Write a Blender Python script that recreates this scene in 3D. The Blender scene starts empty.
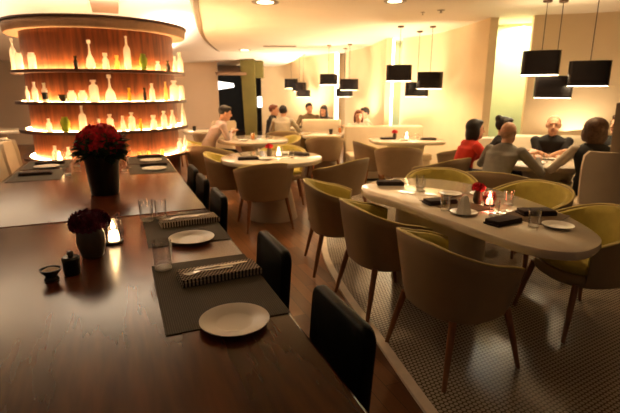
import bpy, bmesh, math, random
import numpy as np
from mathutils import Vector, Matrix, Euler
random.seed(7)
C = bpy.context.scene.collection
PI = math.pi
R = math.radians

# ------------------------------------------------------------------ materials
def new_mat(name):
    m = bpy.data.materials.new(name); m.use_nodes = True
    nt = m.node_tree; nt.nodes.clear()
    out = nt.nodes.new('ShaderNodeOutputMaterial')
    return m, nt, out

def pbr(name, col, rough=.5, metal=0, noise=0, nscale=8, bump=0, bscale=60, coat=0, spec=.5, sheen=0, stretch=None, trans=0, ior=1.45, emit=None, estr=0, subs=0):
    m, nt, out = new_mat(name)
    b = nt.nodes.new('ShaderNodeBsdfPrincipled')
    b.inputs['Base Color'].default_value = (*col, 1)
    b.inputs['Roughness'].default_value = rough
    b.inputs['Metallic'].default_value = metal
    b.inputs['Coat Weight'].default_value = coat
    b.inputs['Specular IOR Level'].default_value = spec
    b.inputs['Sheen Weight'].default_value = sheen
    b.inputs['Transmission Weight'].default_value = trans
    b.inputs['IOR'].default_value = ior
    if emit:
        b.inputs['Emission Color'].default_value = (*emit, 1)
        b.inputs['Emission Strength'].default_value = estr
    nt.links.new(b.outputs[0], out.inputs[0])
    if noise or bump:
        tc = nt.nodes.new('ShaderNodeTexCoord')
        mp = nt.nodes.new('ShaderNodeMapping')
        nt.links.new(tc.outputs['Object'], mp.inputs[0])
        if stretch: mp.inputs['Scale'].default_value = stretch
    if noise:
        n = nt.nodes.new('ShaderNodeTexNoise'); n.inputs['Scale'].default_value = nscale
        n.inputs['Detail'].default_value = 5
        nt.links.new(mp.outputs[0], n.inputs['Vector'])
        r = nt.nodes.new('ShaderNodeValToRGB')
        lo = tuple(max(0, c*(1-noise)) for c in col); hi = tuple(min(1, c*(1+noise)) for c in col)
        r.color_ramp.elements[0].color = (*lo, 1); r.color_ramp.elements[0].position = .3
        r.color_ramp.elements[1].color = (*hi, 1); r.color_ramp.elements[1].position = .7
        nt.links.new(n.outputs['Fac'], r.inputs[0]); nt.links.new(r.outputs[0], b.inputs['Base Color'])
    if bump:
        n2 = nt.nodes.new('ShaderNodeTexNoise'); n2.inputs['Scale'].default_value = bscale
        nt.links.new(mp.outputs[0], n2.inputs['Vector'])
        bp = nt.nodes.new('ShaderNodeBump'); bp.inputs['Strength'].default_value = bump
        bp.inputs['Distance'].default_value = .004
        nt.links.new(n2.outputs['Fac'], bp.inputs['Height']); nt.links.new(bp.outputs[0], b.inputs['Normal'])
    return m

def wood(name, c1, c2, rough, stretch, scale=3, coat=0, bump=.05):
    m, nt, out = new_mat(name)
    L = nt.links.new
    tc = nt.nodes.new('ShaderNodeTexCoord'); mp = nt.nodes.new('ShaderNodeMapping')
    mp.inputs['Scale'].default_value = stretch
    L(tc.outputs['Object'], mp.inputs[0])
    n = nt.nodes.new('ShaderNodeTexNoise'); n.inputs['Scale'].default_value = scale; n.inputs['Detail'].default_value = 8
    n.inputs['Distortion'].default_value = .25
    L(mp.outputs[0], n.inputs['Vector'])
    n2 = nt.nodes.new('ShaderNodeTexNoise'); n2.inputs['Scale'].default_value = scale*5; n2.inputs['Detail'].default_value = 2
    L(mp.outputs[0], n2.inputs['Vector'])
    mx = nt.nodes.new('ShaderNodeMath'); mx.operation = 'MULTIPLY_ADD'
    L(n2.outputs['Fac'], mx.inputs[0]); mx.inputs[1].default_value = .22; L(n.outputs['Fac'], mx.inputs[2])
    r = nt.nodes.new('ShaderNodeValToRGB')
    r.color_ramp.elements[0].color = (*c1, 1); r.color_ramp.elements[0].position = .42
    r.color_ramp.elements[1].color = (*c2, 1); r.color_ramp.elements[1].position = .80
    L(mx.outputs[0], r.inputs[0])
    b = nt.nodes.new('ShaderNodeBsdfPrincipled')
    L(r.outputs[0], b.inputs['Base Color'])
    b.inputs['Roughness'].default_value = rough; b.inputs['Coat Weight'].default_value = coat
    b.inputs['Coat Roughness'].default_value = .12
    bp = nt.nodes.new('ShaderNodeBump'); bp.inputs['Strength'].default_value = bump; bp.inputs['Distance'].default_value = .002
    L(n2.outputs['Fac'], bp.inputs['Height'])
    if bump: L(bp.outputs[0], b.inputs['Normal'])
    L(b.outputs[0], out.inputs[0])
    return m

def planks(name):
    m, nt, out = new_mat(name); L = nt.links.new
    tc = nt.nodes.new('ShaderNodeTexCoord'); mp = nt.nodes.new('ShaderNodeMapping')
    mp.inputs['Rotation'].default_value = (0, 0, R(90))
    L(tc.outputs['Object'], mp.inputs[0])
    br = nt.nodes.new('ShaderNodeTexBrick')
    br.inputs['Color1'].default_value = (.13, .050, .017, 1); br.inputs['Color2'].default_value = (.28, .115, .038, 1)
    br.inputs['Mortar'].default_value = (.03, .012, .006, 1)
    br.inputs['Scale'].default_value = 1; br.inputs['Mortar Size'].default_value = .002
    br.inputs['Brick Width'].default_value = .9; br.inputs['Row Height'].default_value = .09
    L(mp.outputs[0], br.inputs['Vector'])
    n = nt.nodes.new('ShaderNodeTexNoise'); n.inputs['Scale'].default_value = 4; n.inputs['Detail'].default_value = 8
    mp2 = nt.nodes.new('ShaderNodeMapping'); mp2.inputs['Scale'].default_value = (12, 1, 1)
    L(tc.outputs['Object'], mp2.inputs[0]); L(mp2.outputs[0], n.inputs['Vector'])
    mx = nt.nodes.new('ShaderNodeMixRGB'); mx.blend_type = 'MULTIPLY'; mx.inputs[0].default_value = .7
    L(br.outputs['Color'], mx.inputs[1])
    r = nt.nodes.new('ShaderNodeValToRGB'); r.color_ramp.elements[0].color = (.35, .3, .28, 1); r.color_ramp.elements[1].color = (1, 1, 1, 1)
    L(n.outputs['Fac'], r.inputs[0]); L(r.outputs[0], mx.inputs[2])
    b = nt.nodes.new('ShaderNodeBsdfPrincipled'); b.inputs['Roughness'].default_value = .28
    L(mx.outputs[0], b.inputs['Base Color']); L(b.outputs[0], out.inputs[0])
    return m

def mosaic(name):
    # small light penny tiles in dark grout: offset rows, round tile mask
    m, nt, out = new_mat(name); L = nt.links.new
    N = nt.nodes.new
    tc = N('ShaderNodeTexCoord'); sp = N('ShaderNodeSeparateXYZ')
    mp = N('ShaderNodeMapping'); mp.inputs['Rotation'].default_value = (0, 0, R(-8))
    L(tc.outputs['Object'], mp.inputs[0]); L(mp.outputs[0], sp.inputs[0])
    def M(op, a, b=None):
        x = N('ShaderNodeMath'); x.operation = op
        for i, v in enumerate((a, b)):
            if v is None: continue
            if isinstance(v, (int, float)): x.inputs[i].default_value = v
            else: L(v, x.inputs[i])
        return x.outputs[0]
    u = M('MULTIPLY', sp.outputs[0], 38); v = M('MULTIPLY', sp.outputs[1], 42)
    row = M('FLOOR', v)
    odd = M('MULTIPLY', M('PINGPONG', row, 1), .5)
    fu = M('SUBTRACT', M('FRACT', M('ADD', u, odd)), .5)
    fv = M('SUBTRACT', M('FRACT', v), .5)
    d = M('SQRT', M('ADD', M('MULTIPLY', fu, fu), M('MULTIPLY', fv, fv)))
    r = N('ShaderNodeValToRGB')
    r.color_ramp.elements[0].position = .38; r.color_ramp.elements[0].color = (.44, .385, .31, 1)
    r.color_ramp.elements[1].position = .46; r.color_ramp.elements[1].color = (.105, .078, .056, 1)
    L(d, r.inputs[0])
    b = N('ShaderNodeBsdfPrincipled'); b.inputs['Roughness'].default_value = .20
    L(r.outputs[0], b.inputs['Base Color'])
    bp = N('ShaderNodeBump'); bp.inputs['Strength'].default_value = .3; bp.inputs['Distance'].default_value = .002; bp.invert = True
    L(d, bp.inputs['Height']); L(bp.outputs[0], b.inputs['Normal'])
    L(b.outputs[0], out.inputs[0])
    return m

def check_cloth(name):
    m, nt, out = new_mat(name); L = nt.links.new; N = nt.nodes.new
    tc = N('ShaderNodeTexCoord'); mp = N('ShaderNodeMapping'); mp.inputs['Scale'].default_value = (1, .62, 0)
    L(tc.outputs['Object'], mp.inputs[0])
    ck = N('ShaderNodeTexChecker'); ck.inputs['Scale'].default_value = 135
    ck.inputs['Color1'].default_value = (.50, .41, .31, 1); ck.inputs['Color2'].default_value = (.018, .012, .010, 1)
    L(mp.outputs[0], ck.inputs['Vector'])
    b = N('ShaderNodeBsdfPrincipled'); b.inputs['Roughness'].default_value = .9
    L(ck.outputs[0], b.inputs['Base Color']); L(b.outputs[0], out.inputs[0])
    return m

def woven(name, c1, c2, s=260):
    m, nt, out = new_mat(name); L = nt.links.new; N = nt.nodes.new
    tc = N('ShaderNodeTexCoord')
    w = N('ShaderNodeTexWave'); w.inputs['Scale'].default_value = s/6; w.bands_direction = 'Y'; w.inputs['Distortion'].default_value = 2
    w.inputs['Detail Scale'].default_value = 4
    L(tc.outputs['Object'], w.inputs['Vector'])
    w2 = N('ShaderNodeTexWave'); w2.inputs['Scale'].default_value = s/6; w2.bands_direction = 'X'
    L(tc.outputs['Object'], w2.inputs['Vector'])
    mx = N('ShaderNodeMath'); mx.operation = 'MULTIPLY'; L(w.outputs['Fac'], mx.inputs[0]); L(w2.outputs['Fac'], mx.inputs[1])
    r = N('ShaderNodeValToRGB'); r.color_ramp.elements[0].color = (*c1, 1); r.color_ramp.elements[1].color = (*c2, 1)
    L(mx.outputs[0], r.inputs[0])
    b = N('ShaderNodeBsdfPrincipled'); b.inputs['Roughness'].default_value = .8; b.inputs['Specular IOR Level'].default_value = .25
    L(r.outputs[0], b.inputs['Base Color'])
    bp = N('ShaderNodeBump'); bp.inputs['Strength'].default_value = .4; bp.inputs['Distance'].default_value = .001
    L(mx.outputs[0], bp.inputs['Height']); L(bp.outputs[0], b.inputs['Normal'])
    L(b.outputs[0], out.inputs[0])
    return m

def emission(name, col, s):
    m, nt, out = new_mat(name)
    e = nt.nodes.new('ShaderNodeEmission'); e.inputs[0].default_value = (*col, 1); e.inputs[1].default_value = s
    nt.links.new(e.outputs[0], out.inputs[0]); return m

def frosted(name, col, w=.75):
    m, nt, out = new_mat(name); L = nt.links.new
    t = nt.nodes.new('ShaderNodeBsdfTranslucent'); t.inputs[0].default_value = (*col, 1)
    b = nt.nodes.new('ShaderNodeBsdfPrincipled'); b.inputs['Base Color'].default_value = (*col, 1); b.inputs['Roughness'].default_value = .25
    mx = nt.nodes.new('ShaderNodeMixShader'); mx.inputs[0].default_value = w
    L(b.outputs[0], mx.inputs[1]); L(t.outputs[0], mx.inputs[2]); L(mx.outputs[0], out.inputs[0])
    return m

def thin_glass(name, tint=(1, 1, 1), refl=.12):
    m, nt, out = new_mat(name); L = nt.links.new
    t = nt.nodes.new('ShaderNodeBsdfTransparent'); t.inputs[0].default_value = (*tint, 1)
    g = nt.nodes.new('ShaderNodeBsdfGlossy'); g.inputs['Roughness'].default_value = .04
    lw = nt.nodes.new('ShaderNodeLayerWeight'); lw.inputs['Blend'].default_value = .35
    mm = nt.nodes.new('ShaderNodeMath'); mm.operation = 'MULTIPLY_ADD'; mm.inputs[1].default_value = .75; mm.inputs[2].default_value = refl*.3
    L(lw.outputs['Facing'], mm.inputs[0])
    mx = nt.nodes.new('ShaderNodeMixShader'); L(mm.outputs[0], mx.inputs[0])
    L(t.outputs[0], mx.inputs[1]); L(g.outputs[0], mx.inputs[2]); L(mx.outputs[0], out.inputs[0])
    return m

WARM = (1.0, .65, .32)
M = dict(
    walnut=wood('dark_walnut', (.032, .0085, .003), (.150, .036, .009), .24, (7, .8, 1), 1.1, coat=0, bump=0),
    walnut_far=wood('walnut_far', (.075, .027, .009), (.18, .070, .024), .22, (7, .8, 1), 1.6, coat=.2, bump=0),
    panel=wood('shelf_panel_wood', (.075, .017, .005), (.24, .065, .016), .42, (9, 9, .8), 2.2),
    canopy=wood('canopy_wood', (.36, .20, .11), (.46, .27, .15), .5, (3, 3, .6), 2),
    shelfwood=pbr('shelf_wood', (.075, .028, .016), .35, noise=.3, nscale=10),
    legwood=wood('chair_leg_wood', (.17, .06, .022), (.30, .12, .045), .4, (6, 6, 1), 5),
    floor=planks('floor_planks'), mosaic=mosaic('penny_mosaic'),
    curb=pbr('pale_stone_curb', (.72, .62, .50), .5, noise=.08, nscale=14),
    wall=pbr('warm_cream_plaster', (.88, .71, .47), .85, noise=.03, nscale=3),
    wall_tan=pbr('tan_plaster', (.72, .57, .42), .85, noise=.03, nscale=2),
    ceil=pbr('ceiling_plaster', (.90, .82, .70), .9, noise=.02, nscale=2),
    ceil_up=pbr('upper_ceiling_plaster', (.95, .92, .88), .9, noise=.01, nscale=2),
    edge=pbr('soffit_edge', (.30, .225, .14), .7, noise=.04, nscale=3),
    green=pbr('pale_green_niche', (.52, .60, .35), .6, noise=.05, nscale=3),
    olive=pbr('olive_wall', (.145, .125, .032), .7, noise=.1, nscale=3),
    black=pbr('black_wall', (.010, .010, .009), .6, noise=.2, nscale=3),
    pinkish=pbr('brown_soffit', (.38, .24, .16), .8, noise=.06, nscale=3),
    tan=pbr('tan_leather', (.30, .205, .112), .5, noise=.08, nscale=6, bump=.08, bscale=200),
    cream=pbr('cream_upholstery', (.74, .62, .45), .6, noise=.04, nscale=6, bump=.05, bscale=120),
    lime=pbr('olive_yellow_fabric', (.43, .34, .06), .8, noise=.08, nscale=20, bump=.1, bscale=400, sheen=.2),
    piping=pbr('yellow_piping', (.52, .42, .15), .6, noise=.05, nscale=20),
    blackleather=pbr('black_leather', (.003, .004, .003), .48, spec=.16, noise=.2, nscale=9, bump=.15, bscale=120),
    blackwood=pbr('black_wood', (.012, .010, .008), .4, noise=.2, nscale=9),
    tabletop=pbr('pale_stone_top', (.60, .52, .41), .10, noise=.06, nscale=5, coat=.3),
    pedestal=pbr('pedestal_stone', (.52, .43, .32), .45, noise=.06, nscale=5),
    porcelain=pbr('white_porcelain', (.74, .70, .63), .30, coat=0, spec=.35, noise=.01, nscale=3),
    mat=woven('placemat_weave', (.060, .050, .036), (.17, .145, .108)),
    matbrown=woven('brown_mat_weave', (.10, .065, .035), (.22, .15, .085)),
    check=check_cloth('check_napkin_cloth'),
    darkcloth=pbr('dark_brown_cloth', (.035, .020, .015), .85, noise=.3, nscale=30),
    whitecloth=pbr('white_cloth', (.82, .78, .70), .9, noise=.03, nscale=30),
    steel=pbr('steel', (.50, .45, .38), .38, metal=1, noise=.03, nscale=30),
    glass=thin_glass('clear_glass'), redglass=thin_glass('pink_glass', (.95, .35, .35)),
    wax=pbr('candle_wax', (.95, .80, .55), .6, emit=(1, .60, .28), estr=6, noise=.02),  # flame light shining through the wax is put in as emission
    flame=emission('candle_flame', (1, .62, .25), 30),
    darkpot=pbr('black_pot', (.012, .012, .010), .35, noise=.2, nscale=12),
    stonevase=pbr('grey_vase', (.11, .085, .06), .3, noise=.15, nscale=14),
    red=pbr('red_petals', (.70, .022, .045), .7, noise=.4, nscale=40),
    maroon=pbr('maroon_petals', (.115, .008, .030), .75, noise=.5, nscale=50),
    leaf=pbr('dark_leaves', (.022, .055, .014), .6, noise=.4, nscale=30),
    shadeblack=pbr('black_lamp_shade', (.009, .007, .007), .25, noise=.2, nscale=10),
    diffuser=emission('lamp_diffuser', (1, .74, .42), 13),
    bulbglow=emission('strip_light', (1, .60, .26), 55),
    niche=emission('niche_tube', (1, .86, .62), 7),
    ceil_glow=emission('glowing_ceiling', (1, .93, .82), 3.2),
    sign=emission('lit_screen', (1, .90, .75), 2.5),
    cord=pbr('brown_cord', (.10, .045, .02), .5, noise=.1),
    grey=pbr('grey_metal', (.35, .30, .25), .5, noise=.1),
    fr_white=frosted('frosted_white_glass', (.97, .94, .88)),
    fr_warm=frosted('warm_frosted_glass', (.95, .72, .35)),
    fr_green=frosted('green_glass', (.30, .36, .05), .35),
    fr_dark=frosted('dark_bottle', (.06, .05, .02), .3),
    fr_yellow=frosted('yellow_glass', (.75, .55, .08), .5),
    dark_label=pbr('dark_label', (.03, .03, .02), .6, noise=.1),
    orange=pbr('orange_drink', (.85, .30, .04), .4, noise=.1),
    salt=pbr('salt', (.62, .50, .38), .9, noise=.2, nscale=80),
)
SK = {}
def cloth(name, col, rough=.85):
    if name not in SK: SK[name] = pbr(name, col, rough, noise=.12, nscale=14, bump=.15, bscale=25)
    return SK[name]
skin = pbr('skin', (.64, .35, .22), .5, noise=.06, nscale=10)
skin_dark = pbr('skin_tan', (.48, .22, .12), .5, noise=.06, nscale=10)
hair_black = pbr('black_hair', (.012, .008, .006), .5, noise=.4, nscale=60, bump=.6, bscale=90)
hair_brown = pbr('brown_hair', (.075, .034, .016), .5, noise=.4, nscale=60, bump=.6, bscale=90)
hair_red = pbr('reddish_hair', (.16, .045, .015), .5, noise=.4, nscale=60, bump=.6, bscale=90)
hair_bald = pbr('bald_crown', (.50, .30, .20), .5, noise=.1, nscale=30)
hair_short = pbr('cropped_hair', (.36, .20, .12), .8, noise=.3, nscale=80)
eye_m = pbr('dark_eye', (.02, .012, .01), .2, noise=.1)
lip_m = pbr('lips', (.36, .10, .07), .5, noise=.1)

# ------------------------------------------------------------------ mesh helpers
def tag(o, label=None, cat=None, group=None, kind=None):
    if label: o['label'] = label
    if cat: o['category'] = cat
    if group: o['group'] = group
    if kind: o['kind'] = kind
    return o

def empty(name, loc=(0, 0, 0), rz=0, label=None, cat=None, group=None):
    o = bpy.data.objects.new(name, None); C.objects.link(o)
    o.empty_display_size = .1
    o.location = loc; o.rotation_euler = (0, 0, rz)
    return tag(o, label, cat, group)

class MB:
    def __init__(s): s.bm = bmesh.new()
    def raw(s, vs, fs):
        v = [s.bm.verts.new(p) for p in vs]
        for f in fs:
            try: s.bm.faces.new([v[i] for i in f])
            except ValueError: pass
        return s
    def box(s, c, size, rot=(0, 0, 0), bevel=0, seg=2):
        t = bmesh.new(); bmesh.ops.create_cube(t, size=1)
        bmesh.ops.scale(t, vec=size, verts=t.verts)
        if bevel: bmesh.ops.bevel(t, geom=t.edges[:], offset=bevel, segments=seg, profile=.5, affect='EDGES')
        bmesh.ops.transform(t, matrix=Matrix.Translation(c) @ Euler(rot).to_matrix().to_4x4(), verts=t.verts)
        s._merge(t); return s
    def _merge(s, t):
        t.verts.index_update()
        v = [s.bm.verts.new(x.co) for x in t.verts]
        for f in t.faces:
            try: s.bm.faces.new([v[x.index] for x in f.verts])
            except ValueError: pass
        t.free()
    def rings(s, rr, closed=True, caps=True, loop=False):
        n = len(rr[0]); vs = [p for r_ in rr for p in r_]; fs = []
        m = len(rr)
        for i in range(m if loop else m-1):
            j2 = (i+1) % m
            for j in range(n if closed else n-1):
                k = (j+1) % n
                fs.append((i*n+j, i*n+k, j2*n+k, j2*n+j))
        if caps and not loop:
            fs.append(tuple(range(n))[::-1]); fs.append(tuple((m-1)*n+j for j in range(n)))
        return s.raw(vs, fs)
    def lathe(s, prof, c=(0, 0, 0), seg=24, sx=1, sy=1, caps=True):
        rr = [[(c[0]+sx*r*math.cos(2*PI*i/seg), c[1]+sy*r*math.sin(2*PI*i/seg), c[2]+z) for i in range(seg)] for r, z in prof]
        return s.rings(rr, caps=caps)
    def tube(s, pts, rad, seg=10):
        pts = [Vector(p) for p in pts]; rr = []
        if not hasattr(rad, '__len__'): rad = [rad]*len(pts)
        for i, p in enumerate(pts):
            d = (pts[min(i+1, len(pts)-1)]-pts[max(i-1, 0)]).normalized()
            q = d.to_track_quat('Z', 'Y')
            rr.append([p+q @ Vector((rad[i]*math.cos(2*PI*k/seg), rad[i]*math.sin(2*PI*k/seg), 0)) for k in range(seg)])
        return s.rings(rr)
    def prism(s, poly, z0, z1):
        n = len(poly)
        return s.rings([[(x, y, z0) for x, y in poly], [(x, y, z1) for x, y in poly]])
    def build(s, name, mat, parent=None, angle=40, flat=False, loc=None):
        bmesh.ops.recalc_face_normals(s.bm, faces=s.bm.faces)
        me = bpy.data.meshes.new(name); s.bm.to_mesh(me); s.bm.free()
        for m in (mat if isinstance(mat, (list, tuple)) else [mat]): me.materials.append(m)
        if not flat:
            me.shade_smooth(); me.set_sharp_from_angle(angle=R(angle))
        o = bpy.data.objects.new(name, me); C.objects.link(o)
        if loc: o.location = loc
        if parent: o.parent = parent
        return o

def setloc(o, loc):
    """move a world-space mesh's origin to loc without moving the mesh"""
    o.data.transform(Matrix.Translation([-a for a in loc])); o.location = loc; return o

def kids(o): return [c for c in C.objects if c.parent == o]
KC = {}
def copy_tree(o, parent=None):
    c = o.copy(); C.objects.link(c); c.parent = parent
    for ch in KC.setdefault(o.name, kids(o)): copy_tree(ch, c)
    return c
def clone(src, loc, rz, label, group=None, cat=None, scale=None):
    c = copy_tree(src); c.location = loc; c.rotation_euler = (0, 0, rz); c['label'] = label
    if group: c['group'] = group
    if scale: c.scale = scale
    return c
def family(maker, spots, group=None):
    """spots: (loc, rz, label[, scale]); the first is the made one, the others are copies"""
    first = None; out = []
    for sp in spots:
        if first is None:
            first = maker(); o = first
            o.location = sp[0]; o.rotation_euler = (0, 0, sp[1]); o['label'] = sp[2]
            if group: o['group'] = group
        else: o = clone(first, sp[0], sp[1], sp[2], group)
        if len(sp) > 3: o.scale = sp[3]
        out.append(o)
    return out

def catmull(pts, n=8, closed=True):
    out = []; m = len(pts)
    for i in range(m if closed else m-1):
        g = (lambda k: pts[k % m]) if closed else (lambda k: pts[min(max(k, 0), m-1)])
        p0, p1, p2, p3 = g(i-1), g(i), g(i+1), g(i+2)
        for t in (j/n for j in range(n)):
            out.append(tuple(.5*((2*b)+(-a+c)*t+(2*a-5*b+4*c-d)*t*t+(-a+3*b-3*c+d)*t**3) for a, b, c, d in zip(p0, p1, p2, p3)))
    if not closed: out.append(tuple(pts[-1]))
    return out

def struct(name, o):
    o.name = name; return tag(o, kind='structure')

# ------------------------------------------------------------------ the setting
WALLTOP = 2.5
f = MB().box((3, 8, -.05), (22, 26, .1)).build('floor', M['floor'], flat=True); struct('floor', f)

edge_pts = catmull([(1.10, .2), (1.18, .9), (1.26, 1.56), (1.38, 2.25), (1.50, 2.97), (1.72, 3.8), (2.15, 4.7), (2.75, 5.6), (3.3, 6.5), (3.9, 7.4), (4.8, 8.3)], 6, closed=False)
mos = [(x, y) for x, y in edge_pts] + [(6.6, 8.3), (7.4, 4), (7.4, .2)]
o = MB().prism(mos, .0, .012).build('floor_mosaic', M['mosaic'], flat=True); struct('floor_mosaic', o)
rr = []
for i, (x, y) in enumerate(edge_pts):
    a = edge_pts[max(i-1, 0)]; b = edge_pts[min(i+1, len(edge_pts)-1)]
    d = Vector((b[0]-a[0], b[1]-a[1])).normalized(); nx, ny = -d.y, d.x
    w = .028
    rr.append([(x-nx*w, y-ny*w, .0), (x-nx*w, y-ny*w, .020), (x+nx*w, y+ny*w, .020), (x+nx*w, y+ny*w, .0)])
o = MB().rings(rr).build('trim_1', M['curb'], angle=30); struct('trim_1', o)

# lower ceiling with the curved soffit edge on its left
sof = catmull([(.35, -1.5), (.45, 1.0), (.62, 3.3), (.96, 5.69), (1.24, 7.2), (1.81, 9.9), (2.76, 13.0), (3.6, 15.0), (4.2, 16.6)], 8, closed=False)
low = list(sof) + [(9, 16.6), (9, -1.5)]
o = MB().prism(low, 2.5, 2.62).build('ceiling', M['ceil'], flat=True); struct('ceiling', o)
rr = []
for i, (x, y) in enumerate(sof):
    rr.append([(x+.02, y, 2.49), (x-.05, y, 2.51), (x-.085, y, 2.56), (x-.085, y, 2.66), (x+.02, y, 2.66)])
o = MB().rings(rr).build('trim_2', M['edge'], angle=30); struct('trim_2', o)
# upper ceiling, a shallow vault that comes down to the far wall
rr = []
for y, z in [(-2, 3.0), (2, 3.0), (5, 3.0), (7.5, 2.98), (9.5, 2.9), (11, 2.74), (12.4, 2.52), (13.4, 2.36), (14.6, 2.26)]:
    rr.append([(-7, y, z), (5, y, z), (5, y, z+.1), (-7, y, z+.1)])
o = MB().rings(rr).build('ceiling_upper', M['ceil_up'], angle=60); struct('ceiling_upper', o)

def wall(name, pts, z0, z1, mat, t=.12, n=6, side=1):
    pts = catmull(pts, n, closed=False) if len(pts) > 2 else pts
    rr = []
    for i, p in enumerate(pts):
        a = pts[max(i-1, 0)]; b = pts[min(i+1, len(pts)-1)]
        d = Vector((b[0]-a[0], b[1]-a[1])).normalized(); nx, ny = -d.y*t*side, d.x*t*side
        rr.append([(p[0], p[1], z0), (p[0], p[1], z1), (p[0]+nx, p[1]+ny, z1), (p[0]+nx, p[1]+ny, z0)])
    o = MB().rings(rr).build(name, mat, angle=50); return struct(name, o)

# far left tan wall (behind the shelf unit) with its end at the dark passage
wall('wall_left', [(-7.0, 17.2), (-3.0, 15.6), (0.2, 14.7), (2.83, 13.97)], 0, 2.45, M['wall_tan'])
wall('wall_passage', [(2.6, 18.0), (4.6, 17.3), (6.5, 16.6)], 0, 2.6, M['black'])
# olive leaning fin between two black openings
ol = MB()
ol.raw([(3.44, 13.31, 0), (3.76, 13.18, 0), (3.80, 13.28, 0), (3.48, 13.41, 0),
        (3.36, 13.34, 2.36), (3.74, 13.19, 2.36), (3.78, 13.29, 2.36), (3.40, 13.44, 2.36)],
       [(0, 1, 5, 4), (1, 2, 6, 5), (2, 3, 7, 6), (3, 0, 4, 7), (4, 5, 6, 7), (0, 3, 2, 1)])
struct('wall_fin', ol.build('wall_fin', M['olive'], flat=True))
struct('trim_3', MB().box((3.78, 13.62, 2.10), (.66, .3, .46), rot=(0, 0, R(-22))).build('trim_3', M['olive'], flat=True))
struct('trim_4', MB().raw([(2.75, 13.6, 1.93), (3.5, 13.2, 1.93), (3.8, 15.9, 2.30), (2.9, 16.2, 2.30),
                           (2.75, 13.6, 2.00), (3.5, 13.2, 2.00), (3.8, 15.9, 2.36), (2.9, 16.2, 2.36)],
       [(0, 1, 5, 4), (1, 2, 6, 5), (2, 3, 7, 6), (3, 0, 4, 7), (4, 5, 6, 7), (0, 3, 2, 1)]).build('trim_4', M['pinkish'], flat=True))
pl = MB().raw([(2.38, 14.92, 1.44), (3.46, 14.60, 1.62), (3.46, 14.65, 1.72), (2.38, 14.96, 1.88), (2.38, 15.02, 1.44), (3.46, 14.70, 1.62), (3.46, 14.75, 1.72), (2.38, 15.06, 1.88)],
       [(0, 1, 2, 3), (4, 7, 6, 5), (0, 4, 5, 1), (1, 5, 6, 2), (2, 6, 7, 3), (3, 7, 4, 0)]).build('lit_ceiling_patch', M['ceil_glow'], flat=True)  # lit ceiling behind the passage, its brightness put in as emission
setloc(pl, (2.9, 14.8, 1.66)); tag(pl, 'white slanting patch of lit ceiling, made to glow, over the dark passage beside the tan wall', 'light')
sg = MB().box((3.865, 13.20, 1.19), (.13, .03, .30), rot=(0, 0, R(-22)), bevel=.005).build('lit_screen', M['sign'], flat=True)
setloc(sg, (3.80, 13.05, 1.19)); tag(sg, 'small bright white screen in the passage next to the olive fin', 'screen')

# the waving cream wall in panels with lit niches between them
wall('wall_back', [(4.42, 14.9), (4.95, 14.4), (5.42, 13.2), (5.57, 11.75)], 0, 2.52, M['wall'], side=1)
wall('wall_back_middle', [(5.70, 11.35), (5.62, 10.3), (5.30, 9.1), (5.0, 8.2)], 0, 2.52, M['wall'], side=1)
o = wall('wall_right', [(5.29, 8.08), (5.45, 7.3), (5.25, 6.3), (4.97, 5.41)], 0, 2.52, M['wall'], side=1)
wall('wall_right_near', [(5.37, 5.02), (5.75, 4.75), (6.2, 4.3), (6.75, 3.2), (7.2, 1.5), (7.4, -.5)], 0, 2.52, M['wall'], side=1)
# niche backs
wall('wall_niche_near', [(5.34, 6.2), (6.5, 5.1)], 0, 2.52, M['green'], side=1)
wall('wall_niche_middle', [(5.36, 8.95), (6.3, 8.5)], 0, 2.52, M['green'], side=1)
wall('wall_niche_far', [(5.6, 12.6), (6.6, 11.3)], 0, 2.52, M['wall'], side=1)
for nm, x, y, r_, lab in [('niche_light', 5.62, 11.72, .05, 'tall thin white light tube in the farthest wall slot'),
                          ('niche_light', 5.14, 8.28, .085, 'tall white light tube in the middle wall slot beside the green glass')]:
    o = MB().lathe([(r_*.8, 0), (r_, .02), (r_, 2.44), (r_*.8, 2.46)], (0, 0, 0), 16).build(nm, M['niche'])
    o.location = (x, y, .02); tag(o, lab, 'light')

# booth screen at the right border
bs = MB().rings([[(4.02, 2.74, 0), (4.09, 2.69, 0), (5.0, 2.55, 0), (5.0, 2.65, 0)],
                 [(4.00, 2.74, .6), (4.07, 2.69, .6), (5.0, 2.55, .6), (5.0, 2.65, .6)],
                 [(3.98, 2.74, 1.40), (4.05, 2.69, 1.40), (5.0, 2.55, 1.46), (5.0, 2.65, 1.46)]]).build('booth_screen', M['cream'], angle=30)
setloc(bs, (4.5, 2.65, 0)); tag(bs, 'tall cream booth screen with a leaning edge at the right border', 'screen')

# ceiling fittings
def recessed():
    t = empty('ceiling_downlight', cat='ceiling light')
    t['category'] = 'ceiling light'
    MB().lathe([(.06, -.004), (.095, -.006), (.10, 0), (.06, 0)], seg=24, caps=False).build('trim_ring', M['grey'], t)
    MB().lathe([(.001, -.002), (.062, -.002), (.062, 0), (.001, 0)], seg=24).build('lens', M['diffuser'], t)
    return t
family(recessed, [((1.71, 5.51, 2.498), 0, 'round recessed ceiling light nearest the shelf unit', (1.6, 1.6, 1)),
                  ((3.07, 4.89, 2.498), 0, 'bright recessed ceiling light above the egg shaped table', (1.3, 1.3, 1)),
                  ((3.13, 11.9, 2.498), 0, 'small recessed ceiling light near the dark passage')], 'recessed ceiling lights')
def sprinkler():
    t = empty('ceiling_sprinkler', cat='sprinkler'); t['category'] = 'sprinkler'
    MB().lathe([(.028, -.004), (.03, 0), (.001, 0)], seg=16).build('flange', M['grey'], t)
    MB().lathe([(.008, -.035), (.015, -.034), (.015, -.03), (.006, -.028), (.006, -.004)], seg=12).build('head', M['steel'], t)
    return t
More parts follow.
